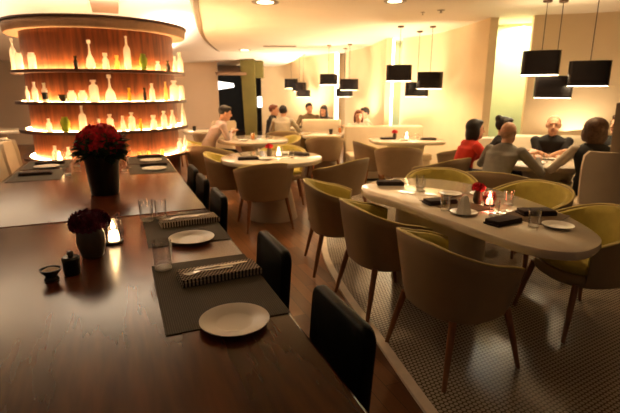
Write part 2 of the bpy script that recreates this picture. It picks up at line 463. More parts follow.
family(sprinkler, [((3.82, 5.40, 2.498), 0, 'small ceiling sprinkler, left of the two before the lamp trio'),
                   ((3.94, 5.18, 2.498), 0, 'small ceiling sprinkler, right of the two before the lamp trio', (1.8, 1.8, 1))], 'ceiling sprinklers')
v = empty('ceiling_vent', (3.6, 10.55, 2.497), R(-22), 'long flat air vent in the lower ceiling', 'vent')
MB().box((0, 0, -.006), (.75, .16, .012)).build('frame', M['edge'], v, flat=True)
for k in range(3): MB().box((0, -.045+.045*k, -.014), (.7, .018, .006)).build('slat', M['grey'], v, flat=True)
o = MB().box((0, 0, 0), (.42, 1.3, .10), bevel=.01).build('ceiling_hatch', M['pinkish'])
o.location = (-.02, 8.75, 2.88); tag(o, 'grey beige ceiling box above the shelf unit canopy', 'ceiling box')

# ------------------------------------------------------------------ round shelf unit
CX, CY = -.12, 7.2
su = empty('shelf_unit', (CX, CY, 0), 0, 'large round backlit wooden bottle shelf unit with a canopy', 'shelf')
def cyl_ring(r0, r1, z0, z1, seg=96):
    b = MB()
    rr = [[(r_*math.cos(2*PI*i/seg), r_*math.sin(2*PI*i/seg), z) for i in range(seg)] for r_, z in ((r0, z0), (r1, z0), (r1, z1), (r0, z1))]
    return b.rings(rr, loop=True, caps=False)
MB().lathe([(.90, 0), (.945, .01), (.945, 2.24), (.90, 2.25)], seg=96).build('wood_panel', M['panel'], su, angle=60)
can = MB().lathe([(.95, 2.215), (1.10, 2.20), (1.115, 2.215), (1.125, 2.30), (1.12, 2.315)], seg=96).build('canopy', M['canopy'], su)
MB().lathe([(1.12, 2.315), (1.145, 2.317), (1.145, 2.337), (1.10, 2.342)], seg=96).build('canopy_rim', M['shelfwood'], su)
SHZ = {1: 1.75, 2: 1.375, 3: 1.02, 4: .66}
for k in (1, 2, 3, 4):
    sh = cyl_ring(.94, 1.09, SHZ[k]-.036, SHZ[k]).build('shelf', M['shelfwood'], su, angle=30)
    cyl_ring(.957, 1.005, SHZ[k]+.0002, SHZ[k]+.0012).build('light_strip', M['bulbglow'], sh, angle=30)

def bottle_profile(kind, h, w):
    r = w/2
    P = {
     'wine': [(.75, 0), (.8, .01), (.8, .55), (.7, .64), (.26, .74), (.24, .93), (.30, .94), (.30, 1.0)],
     'flask': [(.5, 0), (.95, .06), (1, .16), (.8, .34), (.3, .50), (.18, .66), (.16, .85), (.42, .88), (.42, .99), (.2, 1.0)],
     'jug': [(.9, 0), (1, .05), (1, .62), (.85, .74), (.4, .80), (.38, .90), (.62, .92), (.62, 1.0)],
     'slim': [(.8, 0), (.9, .03), (.9, .60), (.45, .76), (.4, .92), (.5, .93), (.5, 1.0)],
     'small': [(.8, 0), (.9, .04), (.9, .55), (.5, .70), (.45, .80), (.65, .82), (.65, 1.0)],
     'pot': [(.5, 0), (.75, .08), (1, .45), (.95, .72), (.6, .88), (.62, 1.0)],
     'bowl': [(.35, 0), (.5, .05), (.9, .55), (1, 1.0), (.92, 1.0), (.8, .6), (.3, .2)],
     'jar': [(.9, 0), (1, .04), (1, .82), (.8, .9), (.8, 1.0)],
     'cone': [(.95, 0), (1, .03), (.3, .72), (.2, .9), (.3, .93), (.25, 1.0)],
     'light': [(.7, 0), (.9, .1), (1, .6), (.8, 1.0)],
    }[kind]
    return [(max(.001, a*r), b*h) for a, b in P]
W, Y_, G, D_, X_ = 'fr_white', 'fr_warm', 'fr_green', 'fr_dark', 'fr_yellow'
ROWS = {
 1: [(-81, .387, .10, 'wine', W, 'tall white bottle at the left end of the top shelf'),
     (-62, .19, .085, 'jar', W, 'squat white jar second from the left end of the top shelf'),
     (-46, .185, .085, 'jar', W, 'squat white jar third from the left end of the top shelf'),
     (-15, .143, .055, 'small', D_, 'tiny dark bottle left of the round flask on the top shelf'),
     (-6, .323, .10, 'flask', W, 'white round bellied flask with a long neck on the top shelf'),
     (3, .181, .082, 'small', W, 'short white bottle right of the top shelf flask'),
     (10, .159, .066, 'small', Y_, 'short amber glowing bottle left of the tall middle bottle'),
     (17, .384, .10, 'wine', W, 'tallest white bottle in the middle of the top shelf'),
     (28, .19, .10, 'pot', G, 'olive green rounded vase on the top shelf'),
     (40, .115, .072, 'small', W, 'small white bottle right of the top shelf green vase'),
     (51, .134, .06, 'small', D_, 'small dark bottle near the right end of the top shelf'),
     (62, .20, .07, 'slim', W, 'slim white bottle second from the right end of the top shelf'),
     (80, .275, .10, 'slim', W, 'white bottle at the right end of the top shelf')],
 2: [(-57, .183, .05, 'slim', W, 'slim white bottle at the left end of the second shelf'),
     (-48, .23, .07, 'slim', W, 'tall slim white bottle second from left on the second shelf'),
     (-39, .215, .07, 'slim', 'label', 'clear bottle with a dark label on the second shelf'),
     (-26, .083, .11, 'bowl', D_, 'small dark bowl on the second shelf'),
     (-20, .131, .10, 'pot', W, 'round white pot beside the dark bowl'),
     (-13, .131, .10, 'pot', W, 'round white pot left of the stout second shelf bottle'),
     (-6, .251, .105, 'jug', W, 'stout white jug bottle left of the second shelf flask'),
     (4, .315, .12, 'flask', W, 'white flask with a flared neck in the middle of the second shelf'),
     (16, .161, .048, 'small', X_, 'small yellow bottle on the second shelf'),
     (27, .164, .05, 'small', D_, 'small dark bottle on the right half of the second shelf'),
     (33, .218, .075, 'slim', W, 'slim white bottle right of the small dark one on the second shelf'),
     (46, .239, .053, 'slim', Y_, 'amber slim bottle near the right end of the second shelf'),
     (59, .26, .12, 'jug', W, 'wide white jug bottle near the right end of the second shelf'),
     (77, .20, .08, 'jar', W, 'white jar at the right end of the second shelf')],
 3: [(-39, .156, .07, 'slim', W, 'short white bottle at the left end of the third shelf'),
     (-27, .178, .115, 'pot', G, 'olive green pot on the third shelf'),
     (-15, .309, .105, 'wine', W, 'tall white wine bottle on the third shelf above the red bouquet'),
     (-5, .156, .06, 'small', W, 'short white bottle just behind the red bouquet'),
     (2, .205, .08, 'jug', W, 'white jug bottle right above the red bouquet'),
     (10, .183, .06, 'slim', W, 'slim white bottle right of the red bouquet'),
     (16, .222, .08, 'jug', W, 'white jug bottle in the middle of the third shelf'),
     (22, .137, .045, 'small', X_, 'small yellow bottle on the third shelf'),
     (32, .179, .09, 'small', W, 'wide short white bottle right of the small yellow one'),
     (42, .223, .075, 'jug', W, 'white jug bottle on the right half of the third shelf'),
     (52, .229, .075, 'slim', W, 'slim white bottle second from the right end of the third shelf'),
     (76, .345, .09, 'cone', W, 'white cone shaped bottle at the right end of the third shelf')],
 4: [(-37, .191, .08, 'slim', W, 'white bottle at the left of the lowest shelf'),
     (-27, .178, .07, 'slim', W, 'white bottle beside the bouquet on the lowest shelf'),
     (19, .087, .05, 'light', Y_, 'small glowing votive, leftmost of three on the lowest shelf'),
     (26, .088, .05, 'light', Y_, 'small glowing votive, middle of three on the lowest shelf'),
     (38, .091, .05, 'light', Y_, 'small glowing votive, rightmost of three on the lowest shelf'),
     (61, .193, .08, 'jug', W, 'white jug bottle near the right end of the lowest shelf'),
     (80, .204, .058, 'slim', W, 'slim white bottle at the right end of the lowest shelf')]}
for k, row in ROWS.items():
    for th, h, w, kind, mt, lab in row:
        a = R(th); r_ = 1.09 - w/2 - .012 if w > .08 else 1.03
        loc = (CX+r_*math.sin(a), CY-r_*math.cos(a), SHZ[k]+.0015)
        nm = {'bowl': 'bowl', 'pot': 'pot', 'flask': 'flask', 'jar': 'jar', 'light': 'votive_candle'}.get(kind, 'bottle')
        mm = M['fr_white'] if mt == 'label' else M[mt]
        o = MB().lathe(bottle_profile(kind, h, min(w, .12)), seg=20).build(nm, mm, angle=50)
        o.location = loc; tag(o, lab, {'votive_candle': 'candle'}.get(nm, nm), 'glassware and jars on the backlit shelves')
        if mt in ('label', D_) and kind != 'bowl':
            MB().lathe([(w*.46, h*.12), (w*.46+.001, h*.12), (w*.46+.001, h*.5), (w*.46, h*.5)], seg=20, caps=False).build('bottle_label', M['dark_label'], o)

# ------------------------------------------------------------------ communal wooden tables
def rect_table(name, x0, x1, y0, y1, mat, label):
    t = empty(name, ((x0+x1)/2, (y0+y1)/2, 0), 0, label, 'table')
    w, d = x1-x0, y1-y0
    MB().box((0, 0, .715), (w, d, .07), bevel=.014, seg=3).build('tabletop', mat, t)
    MB().box((0, 0, .65), (w-.16, d-.16, .06)).build('apron', M['blackwood'], t)
    for sx in (-1, 1):
        for sy in (-1, 1): MB().box((sx*(w/2-.10), sy*(d/2-.12), .34), (.09, .09, .68), bevel=.005).build('leg', M['blackwood'], t)
    return t
rect_table('dining_table', -.97, .498, .33, 2.968, M['walnut'], 'nearest dark walnut communal table with a row of black chairs')
rect_table('dining_table', -.97, .494, 2.972, 5.85, M['walnut'], 'farther glossy walnut communal table carrying the big red bouquet')

# ------------------------------------------------------------------ placemats, plates, napkins, glasses near
TZ = .7505
def placemat(mat, label, loc, size=(.42, .62), rz=0, grp=None):
    o = MB().box((0, 0, .0015), (size[0], size[1], .003), bevel=.001, seg=1).build('placemat', mat)
    o.location = loc; o.rotation_euler = (0, 0, rz); return tag(o, label, 'placemat', grp)
placemat(M['mat'], 'grey woven placemat nearest the camera on the walnut table', (.287, 1.70, TZ), (.418, .64))
placemat(M['mat'], 'grey woven placemat farther along, under the farther check napkin', (.287, 2.575, TZ), (.410, .60))

def plate_maker(r=.115):
    def mk():
        o = MB().lathe([(.001, .006), (r*.5, .005), (r*.55, .006), (r*.60, .009), (r*.97, .018), (r, .0185), (r*1.0, .016), (r*.62, .004), (r*.55, 0), (.001, 0)], seg=64).build('plate', M['porcelain'], angle=60)
        o['category'] = 'plate'; return o
    return mk
family(plate_maker(), [((.297, 1.375, TZ+.0031), 0, 'round white plate nearest the camera on the walnut table'),
                       ((.298, 2.325, TZ+.0031), 0, 'round white plate just beyond the nearer check napkin')], 'white side plates')

def napkin_mesh(w, d, h, rr_=None, twist=0):
    # soft folded cloth: layered rounded slab with slightly uneven layers
    b = MB()
    n = 3
    for i in range(n):
        dz = h/n
        b.box((.004*math.sin(i*2.1), .003*math.cos(i*1.7), dz*(i+.5)), (w-.006*i, d-.005*i, dz*1.05), rot=(0, 0, .018*math.sin(i*2.3)), bevel=dz*.46, seg=3)
    return b
def fork(o_loc, rz, label, L=.20):
    b = MB()
    pts = [(-L/2, 0, .004), (-.02, 0, .003), (.03, 0, .006), (.05, 0, .005)]
    rr = []
    for x, w, z in [(-L/2, .006, .003), (-L/2+.02, .0085, .003), (-.02, .004, .004), (.035, .003, .008), (.05, .010, .006), (.065, .012, .004)]:
        rr.append([(x, -w, z), (x, w, z), (x, w, z+.002), (x, -w, z+.002)])
    b.rings(rr)
    for k in range(4):
        y = -.0105+.007*k
        b.rings([[(x, y-.0014, z), (x, y+.0014, z), (x, y+.0014, z+.0018), (x, y-.0014, z+.0018)] for x, z in ((.063, .004), (.085, .003), (.105, .007))])
    o = b.build('fork', M['steel']); o.location = o_loc; o.rotation_euler = (0, 0, rz); return tag(o, label, 'fork')
def knife(o_loc, rz, label, L=.22):
    b = MB(); rr = []
    for x, w, t in [(-L/2, .006, .003), (-L/2+.02, .008, .004), (-.01, .006, .004), (0, .009, .0015), (.07, .010, .0012), (.105, .006, .001), (.115, .001, .001)]:
        rr.append([(x, -w, .002), (x, w, .002), (x, w, .002+t), (x, -w, .002+t)])
    b.rings(rr)
    o = b.build('knife', M['steel']); o.location = o_loc; o.rotation_euler = (0, 0, rz); return tag(o, label, 'knife')
for y, tx, rz in ((1.80, 'nearer', R(4)), (2.665, 'farther', R(4))):
    o = napkin_mesh(.335, .135, .032).build('napkin', M['check']); o.location = (.335, y, TZ+.0032); o.rotation_euler = (0, 0, rz)
    tag(o, f'folded black and cream check napkin on the {tx} grey placemat', 'napkin', 'check napkins')
    fork((.29, y-.018, TZ+.0358), R(6+180), f'steel fork lying on the {tx} check napkin')
    knife((.345, y+.018, TZ+.0358), R(4), f'steel knife lying on the {tx} check napkin')

def tumbler(h, r, water=0, name='drinking_glass', mat=None, taper=.88):
    def mk():
        t = MB().lathe([(r*taper, .0), (r, h), (r-.0015, h), (r*taper-.002, .008), (.001, .008), (.001, 0)], seg=32, caps=False).build(name, mat or M['glass'], angle=50)
        t['category'] = 'glass'
        MB().lathe([(.001, .001), (r*taper*.97, .001), (r*taper*.97, .009), (.001, .009)], seg=32).build('glass_base', M['fr_white'], t)
        return t
    return mk
family(tumbler(.125, .042), [((.125, 1.97, TZ+.0031), 0, 'empty tumbler at the corner of the nearest grey placemat'),
                             ((.107, 2.80, TZ+.0031), 0, 'tumbler at the far corner of the farther placemat, left of the pair', (1, 1, 1)),
                             ((.190, 2.82, TZ+.0031), 0, 'tumbler at the far corner of the farther placemat, right of the pair', (.85, .85, .9))], 'tumblers on the near table')

# candle in glass globe
def candle(name_mat='glass', col='wax'):
    def mk():
        t = empty('votive_candle', cat='candle'); t['category'] = 'candle'
        MB().lathe([(.001, 0), (.035, 0), (.038, .006), (.034, .010), (.001, .010)], seg=24).build('holder_base', M['darkpot'], t)
        MB().lathe([(.030, .010), (.042, .030), (.044, .055), (.036, .088), (.032, .095)], seg=28, caps=False).build('glass_globe', M[name_mat], t)
        MB().lathe([(.001, .010), (.022, .010), (.0215, .035), (.017, .050), (.001, .054)], seg=20).build('wax', M[col], t)
        MB().lathe([(.001, .055), (.008, .062), (.009, .070), (.004, .084), (.0005, .093)], seg=12).build('flame', M['flame'], t)
        return t
    return mk
cn = candle()()
cn.location = (-.072, 2.44, TZ); cn.scale = (1.2, 1.2, 1.25); cn['label'] = 'lit candle in a clear glass globe on the near walnut table'

def fluffy(center, rad, n, size, seed, flat=.7):
    rnd = random.Random(seed); b = MB()
    for i in range(n):
        th = math.acos(1-1.35*rnd.random()); ph = rnd.random()*2*PI; rr_ = rad*(.72+.3*rnd.random())
        c = Vector((rr_*math.sin(th)*math.cos(ph), rr_*math.sin(th)*math.sin(ph), rr_*math.cos(th)*flat))
        nrm = c.normalized() if c.length > 0 else Vector((0, 0, 1))
        q = nrm.to_track_quat('Z', 'Y')
        for ringk in range(2):
            m = 5
            for k in range(m):
                a = 2*PI*k/m+ringk*.6+rnd.random()*.3; s = size*(1-.4*ringk)
                d = Vector((math.cos(a), math.sin(a), 0)); e = Vector((-math.sin(a), math.cos(a), 0))
                up = .35+.5*ringk
                P = [Vector((0, 0, 0)), d*s*.55+e*s*.38+Vector((0, 0, s*up*.6)), d*s+Vector((0, 0, s*up)), d*s*.55-e*s*.38+Vector((0, 0, s*up*.6))]
                b.raw([Vector(center)+c+q @ p for p in P], [(0, 1, 2, 3)])
    return b
def leaves(center, rad, n, size, seed, zr=(-.6, .1)):
    rnd = random.Random(seed); b = MB()
    for i in range(n):
        ph = rnd.random()*2*PI; z = rnd.uniform(*zr)*rad; rr_ = rad*(.6+.45*rnd.random())
        base = Vector(center)+Vector((rr_*.6*math.cos(ph), rr_*.6*math.sin(ph), z))
        d = Vector((math.cos(ph), math.sin(ph), rnd.uniform(-.5, .5))).normalized(); e = d.cross(Vector((0, 0, 1))).normalized()
        s = size*(.7+.6*rnd.random()); u = e.cross(d)*s*.12
        b.raw([base, base+d*s*.5+e*s*.28+u, base+d*s, base+d*s*.5-e*s*.28+u], [(0, 1, 2, 3)])
    return b

bq = empty('flower_pot', (-.135, 3.72, TZ), 0, 'tall black pot of bright red flowers on the farther walnut table', 'flowers')
MB().lathe([(.001, 0), (.092, 0), (.098, .01), (.125, .30), (.128, .305), (.115, .305), (.105, .28), (.001, .27)], seg=40).build('pot', M['darkpot'], bq)
MB().lathe([(.001, .24), (.12, .30), (.145, .34), (.155, .39), (.13, .45), (.07, .48), (.001, .49)], seg=20).build('flower_core', M['leaf'], bq)
fluffy((0, 0, .385), .150, 200, .045, 3, .80).build('red_blooms', M['red'], bq, flat=True)
leaves((0, 0, .385), .20, 330, .085, 4, (-.60, .12)).build('foliage', M['leaf'], bq, flat=True)

vs = empty('flower_vase', (-.165, 2.27, TZ), 0, 'small grey stoneware vase of dark maroon flowers on the near walnut table', 'flowers')
MB().lathe([(.001, 0), (.043, 0), (.050, .008), (.062, .07), (.060, .11), (.048, .145), (.051, .152), (.044, .15), (.001, .14)], seg=36).build('vase', M['stonevase'], vs)
MB().lathe([(.001, .12), (.04, .15), (.055, .17), (.05, .195), (.001, .205)], seg=16).build('flower_core', M['maroon'], vs)
fluffy((0, 0, .165), .080, 140, .030, 8, .40).build('maroon_blooms', M['maroon'], vs, flat=True)

pm = empty('pepper_mill', (-.235, 2.055, TZ), 0, 'squat black pepper mill beside the grey vase', 'pepper mill')
MB().lathe([(.001, 0), (.030, 0), (.033, .006), (.033, .058), (.036, .064), (.036, .074), (.030, .080), (.001, .080)], seg=28).build('body', M['darkpot'], pm)
MB().lathe([(.010, .080), (.012, .088), (.013, .098), (.008, .104), (.001, .105)], seg=18).build('knob', M['stonevase'], pm)
sb = empty('salt_bowl', (-.308, 2.02, TZ), 0, 'little dark footed salt bowl left of the pepper mill', 'bowl')
MB().lathe([(.001, 0), (.026, 0), (.029, .004), (.022, .016), (.024, .024), (.038, .040), (.041, .050), (.037, .050), (.032, .042), (.001, .030)], seg=32).build('bowl', M['darkpot'], sb)
MB().lathe([(.001, .030), (.033, .043), (.020, .050), (.001, .052)], seg=24).build('salt', M['salt'], sb)

# far settings on the second walnut table
def dark_napkin(w=.27, d=.11, h=.028):
    def mk():
        o = napkin_mesh(w, d, h).build('napkin', M['darkcloth']); o['category'] = 'napkin'; return o
    return mk
for i, (x, y, lab) in enumerate([(-.72, 4.80, 'grey placemat at the nearer left seat of the farther walnut table'),
                                 (-.72, 5.48, 'grey placemat at the farther left seat of the farther walnut table'),
                                 (.27, 4.80, 'grey placemat at the nearer right seat of the farther walnut table'),
                                 (.27, 5.48, 'grey placemat at the farther right seat of the farther walnut table')]):
    placemat(M['mat'], lab, (x, y, TZ), (.42, .6))
family(dark_napkin(), [((-.74, 4.82, TZ+.0032), 0, 'dark folded napkin on the nearer left placemat of the farther walnut table'),
                       ((-.70, 5.50, TZ+.0032), 0, 'dark folded napkin on the farther left placemat of the farther walnut table'),
                       ((.30, 4.98, TZ+.0032), 0, 'dark folded napkin on the nearer right placemat of the farther walnut table'),
                       ((.30, 5.62, TZ+.0032), 0, 'dark folded napkin on the farther right placemat of the farther walnut table')], 'dark napkins on the farther walnut table')
family(plate_maker(), [((.29, 4.70, TZ+.0032), 0, 'white plate at the nearer right seat of the farther walnut table'),
                       ((.30, 5.30, TZ+.0032), 0, 'white plate at the farther right seat of the farther walnut table'),
                       ((-.70, 5.24, TZ+.0032), 0, 'white plate between the two left napkins of the farther walnut table')], 'plates on the farther walnut table')
def wineglass():
    t = empty('wine_glass', cat='glass'); t['category'] = 'glass'
    MB().lathe([(.001, 0), (.034, 0), (.034, .003), (.006, .006), (.004, .012), (.004, .085), (.010, .092)], seg=24, caps=False).build('stem', M['glass'], t)
    MB().lathe([(.010, .092), (.034, .115), (.040, .145), (.034, .195)], seg=24, caps=False).build('bowl', M['glass'], t)
    return t
family(wineglass, [((-.40, 4.86, TZ), 0, 'wine glass in front of the nearer left napkin'),
                   ((-.46, 5.42, TZ), 0, 'wine glass in front of the farther left napkin'),
                   ((.06, 4.95, TZ+.0), 0, 'wine glass at the nearer right seat behind the pot'),
                   ((.02, 5.45, TZ), 0, 'wine glass at the farther right seat behind the pot')], 'wine glasses on the farther walnut table')
family(tumbler(.10, .036), [((-.47, 4.72, TZ), 0, 'tumbler beside the nearer left napkin'),
                            ((.02, 4.78, TZ), 0, 'tumbler left of the nearer right plate'),
                            ((-.43, 5.25, TZ), 0, 'tumbler beside the farther left napkin')], 'tumblers on the farther walnut table')
c2 = copy_tree(cn); c2.location = (-.62, 5.66, TZ); c2['label'] = 'lit candle at the far left corner of the farther walnut table'

# ------------------------------------------------------------------ black chairs
def black_chair():
    t = empty('black_chair', cat='chair'); t['category'] = 'chair'
    # local: faces -X, back at +X
    b = MB(); rr = []
    w = .39
    n = 16
    prof = []
    for k in range(24):           # rounded rectangle outline in YZ
        pass
    def rrect(hw, z0, z1, r_, m=6):
        pts = []
        for cx, cz, a0 in ((hw-r_, z1-r_, 0), (-(hw-r_), z1-r_, 90), (-(hw-r_), z0+r_, 180), (hw-r_, z0+r_, 270)):
            for k in range(m+1):
                a = R(a0+90*k/m); pts.append((cx+r_*math.cos(a), cz+r_*math.sin(a)))
        return pts
    for x, g in ((.186, -.012), (.190, -.003), (.198, 0), (.216, 0), (.226, -.003), (.232, -.012)):
        ring = rrect(w/2+g, .40-g, .845+g, .045)
        rr.append([(x+(z-.4)*.07, y, z) for y, z in ring])
    b.rings(rr); b.build('backrest', M['blackleather'], t, angle=50)
    MB().box((-.03, 0, .445), (.42, .41, .07), bevel=.02, seg=3).build('seat', M['blackleather'], t)
    for sx in (-.21, .19):
        for sy in (-.18, .18):
            MB().box((sx, sy, .205), (.032, .032, .41), bevel=.003).build('leg', M['blackwood'], t)
    return t
family(black_chair, [((.365, 1.20, 0), 0, 'black leather chair nearest the camera at the walnut table'),
                     ((.365, 1.90, 0), 0, 'second black leather chair from the camera, beside the near placemat'),
                     ((.345, 3.03, 0), 0, 'nearest of the three black chairs at the farther walnut table'),
                     ((.345, 3.66, 0), 0, 'middle of the three black chairs at the farther walnut table'),
                     ((.345, 4.16, 0), 0, 'farthest of the three black chairs at the farther walnut table')], 'black chairs along the walnut tables')

# ------------------------------------------------------------------ tub chairs
def tub_chair(shell_mat=None, inner=None):
    t = empty('tub_chair', cat='chair'); t['category'] = 'chair'
    shell_mat = shell_mat or M['tan']; inner = inner or M['lime']
    A = R(122); n = 40
    RX, RY = .335, .305
    def sup(a, k):
        e = 2/2.5; s, c = math.sin(a), -math.cos(a)
        return (k*RX*math.copysign(abs(s)**e, s), k*RY*math.copysign(abs(c)**e, c))
    def ztop(a):
        u = abs(a)/A; u = max(0, (u-.10)/.90)
        s = u**1.35; return .750-.150*s
    def layer(k_off, z0, ztrim, th, nz=7, zup=0):
        rr = []
        for i in range(n+1):
            a = -A+2*A*i/n; zt = ztop(a)-ztrim+zup
            col_out, col_in = [], []
            for j in range(nz+1):
                u = j/nz; z = z0+(zt-z0)*u
                k = .80+.20*u**.85
                x, y = sup(a, k-k_off); col_out.append((x, y, z))
                x, y = sup(a, k-k_off-th); col_in.append((x, y, z))
            # rounded top
            k = 1.0-k_off; tx, ty = sup(a, k-th*.5)
            rr.append(col_out+[(tx, ty, zt+.007)]+col_in[::-1])
        return MB().rings(rr)
    layer(0, .35, 0, .045).build('shell', shell_mat, t, angle=60)
    layer(.045, .37, .004, .115).build('lining', inner, t, angle=60)
    rr = []
    for i in range(n+1):
        a = -A+2*A*i/n; zt = ztop(a)+.006
        cx, cy = sup(a, .978)
        nx, ny = sup(a, .1); l = math.hypot(nx, ny); nx /= l; ny /= l
        rr.append([(cx+.0085*math.cos(p)*nx, cy+.0085*math.cos(p)*ny, zt+.006*math.sin(p)) for p in [2*PI*q/8 for q in range(8)]])
    MB().rings(rr).build('piping', M['piping'], t, angle=60)
    def disc(k, z0, z1, bev):
        ring = lambda kk, z: [(*[c*1 for c in sup(2*PI*i/40, kk)], z) for i in range(40)]
        return MB().rings([ring(k-bev, z0), ring(k, z0+bev*.3), ring(k, z1-bev*.3), ring(k-bev, z1)])
    disc(.80, .33, .41, .05).build('seat_base', shell_mat, t, angle=60)
    disc(.80, .405, .465, .07).build('seat_cushion', inner, t, angle=60)
    for sx in (-1, 1):
        for sy in (-1, 1):
            MB().tube([(sx*.205, sy*.185, .35), (sx*.235, sy*.225, .17), (sx*.26, sy*.26, .0)], [.021, .017, .012], 12).build('leg', M['legwood'], t)
    return t
def face(dx, dy): return math.atan2(dy, dx)-PI/2     # local +Y is the chair's front
FZ = .012
sp = [((1.66, 1.90, FZ), R(-88), 'large tan tub chair nearest the camera at the egg shaped table'),
      ((1.67, 2.66, FZ), R(-92), 'middle of the three tan tub chairs on the near side of the egg shaped table'),
      ((1.69, 3.44, FZ), R(-104), 'farthest of the three tan tub chairs on the near side of the egg shaped table'),
      ((2.70, 1.93, FZ), R(76), 'tub chair with olive lining at the right end of the egg shaped table'),
      ((2.98, 2.68, FZ), R(95), 'olive lined tub chair on the far side of the egg shaped table'),
      ((2.72, 3.40, FZ), R(150), 'olive lined tub chair at the far left end of the egg shaped table'),
      ((3.40, 3.42, FZ), face(.6, .45), 'tan tub chair of the bald man in the grey sweater'),
      ((3.45, 4.35, FZ), face(-.2, 1), 'tan tub chair just left of the woman in red'),
      ((1.46, 4.90, 0), face(.05, 1), 'tan tub chair with its back to us at the round table'),
      ((1.24, 5.68, 0), face(1, -.25), 'yellow lined tub chair on the left side of the round table'),
      ((2.05, 5.95, 0), face(-.3, -1), 'yellow lined tub chair on the far side of the round table'),
      ((2.36, 4.80, 0), face(-.44, .885), 'tan tub chair turned sideways on the right side of the round table'),
      ((1.24, 7.50, 0), face(1, .0), 'yellow lined tub chair under the man with the phone'),
      ((1.22, 6.75, 0), face(.7, .7), 'tan tub chair beside the man with the phone, nearer to us'),
      ((2.55, 7.45, 0), face(-1, -.1), 'yellow lined tub chair across the table from the man with the phone'),
      ((2.97, 8.65, 0), face(.3, 1), 'tan tub chair in which the pale shirted person sits'),
      ((2.96, 7.98, 0), face(-.6, .8), 'yellow lined tub chair just before the pale shirted person, left of the square table'),
      ((3.28, 7.32, 0), face(.25, 1), 'tan tub chair with its back to us before the square table'),
      ((3.56, 6.10, FZ), face(1, -.1), 'yellow rimmed tub chair at the left of the table with the small red flower'),
      ((3.62, 5.52, FZ), face(.45, .8), 'tan tub chair with its back to us before the table with the small red flower'),
      ((4.55, 5.35, FZ), face(-.3, .9), 'tan tub chair right of the table with the small red flower'),
      ]
TUB = family(tub_chair, sp, 'tan and olive tub chairs')

# cream high backed chairs
def high_chair():
    t = empty('high_back_chair', cat='chair'); t['category'] = 'chair'
    rr = []
    for z, w, y in ((.42, .20, -.20), (.6, .225, -.23), (.8, .24, -.26), (.93, .235, -.275), (.97, .20, -.28)):
        rr.append([(-w, y+.05, z), (-w*.5, y+.005, z), (0, y-.01, z), (w*.5, y+.005, z), (w, y+.05, z), (w, y+.0, z), (w*.5, y-.05, z), (0, y-.065, z), (-w*.5, y-.05, z), (-w, y, z)])
    MB().rings(rr).build('backrest', M['cream'], t, angle=40)
    MB().box((0, 0, .44), (.46, .46, .09), bevel=.03, seg=3).build('seat', M['cream'], t)
    for sx in (-1, 1):
        for sy in (-1, 1): MB().tube([(sx*.19, sy*.19, .41), (sx*.21, sy*.22, 0)], [.020, .014], 10).build('leg', M['legwood'], t)
    return t
family(high_chair, [((-.87, 5.15, 0), R(-90), 'nearest cream high backed chair on the left of the walnut table'),
                    ((-.87, 5.75, 0), R(-90), 'middle cream high backed chair on the left of the walnut table'),
                    ((-.93, 6.30, 0), R(-70), 'farthest cream high backed chair on the left of the walnut table'),
                    ((4.16, 2.92, FZ), face(.6, .85), 'broad cream high backed chair under the person in the black vest'),
                    ((.95, 9.35, 0), face(.9, .1), 'cream chair behind the shelf unit at the small back table'),
                    ((1.75, 8.75, 0), face(-.2, 1), 'cream chair with its back to us at the small back table')], 'cream high backed chairs')

# ------------------------------------------------------------------ pale stone tables
def blob_table(name, outline, label, z=.74, th=.055, ped=None, mat='tabletop', base=(0, 0), pc=(0, 0)):
    t = empty(name, (*base, 0), 0, label, 'table')
    cx = sum(p[0] for p in outline)/len(outline); cy = sum(p[1] for p in outline)/len(outline)
    def sc(k, zz): return [((x-cx)*k+cx-base[0], (y-cy)*k+cy-base[1], zz) for x, y in outline]
    MB().rings([sc(.94, z-th), sc(.99, z-th+.006), sc(1, z-th*.5), sc(.995, z-.004), sc(.985, z)]).build('tabletop', M[mat], t, angle=50)
    MB().rings([[(x+pc[0], y+pc[1], z_) for x, y, z_ in sc(k, zz)] for k, zz in ped]).build('pedestal', M['pedestal'], t, angle=50)
    return t
egg = catmull([(1.84, 1.70), (1.81, 2.16), (1.77, 2.70), (1.72, 3.05), (1.88, 3.36), (2.26, 3.47), (2.58, 3.30), (2.72, 2.95), (2.72, 2.60), (2.60, 2.06), (2.36, 1.60), (2.10, 1.46), (1.93, 1.51)], 8)
blob_table('dining_table', egg, 'long egg shaped pale stone table laid with napkins and candle', ped=[(.46, .012), (.45, .05), (.44, .60), (.50, .69)], base=(2.25, 2.45), pc=(-.02, .22))
rnd_ = [(1.66+.60*math.cos(2*PI*i/64), 5.22+.60*math.sin(2*PI*i/64)) for i in range(64)]
blob_table('dining_table', rnd_, 'round pale stone table with a flared base in the middle of the room', ped=[(.50, .0), (.49, .03), (.32, .5), (.40, .69)], base=(1.66, 5.22))
mt_ = [(2.02+.57*math.cos(2*PI*i/64), 7.35+.66*math.sin(2*PI*i/64)) for i in range(64)]
blob_table('dining_table', mt_, 'round pale table of the man with the phone', ped=[(.42, .0), (.40, .03), (.30, .5), (.38, .69)], base=(2.02, 7.35))
def superell(cx, cy, a, b, rot, e=4, n=64):
    out = []
    for i in range(n):
        t = 2*PI*i/n; c, s = math.cos(t), math.sin(t)
        x = a*math.copysign(abs(c)**(2/e), c); y = b*math.copysign(abs(s)**(2/e), s)
        out.append((cx+x*math.cos(rot)-y*math.sin(rot), cy+x*math.sin(rot)+y*math.cos(rot)))
    return out
blob_table('dining_table', superell(4.30, 6.35, .58, .50, R(-20)), 'pale table with a small red flower before the cream banquette', ped=[(.5, .012), (.5, .03), (.45, .5), (.5, .69)], base=(4.30, 6.35), mat='tabletop')
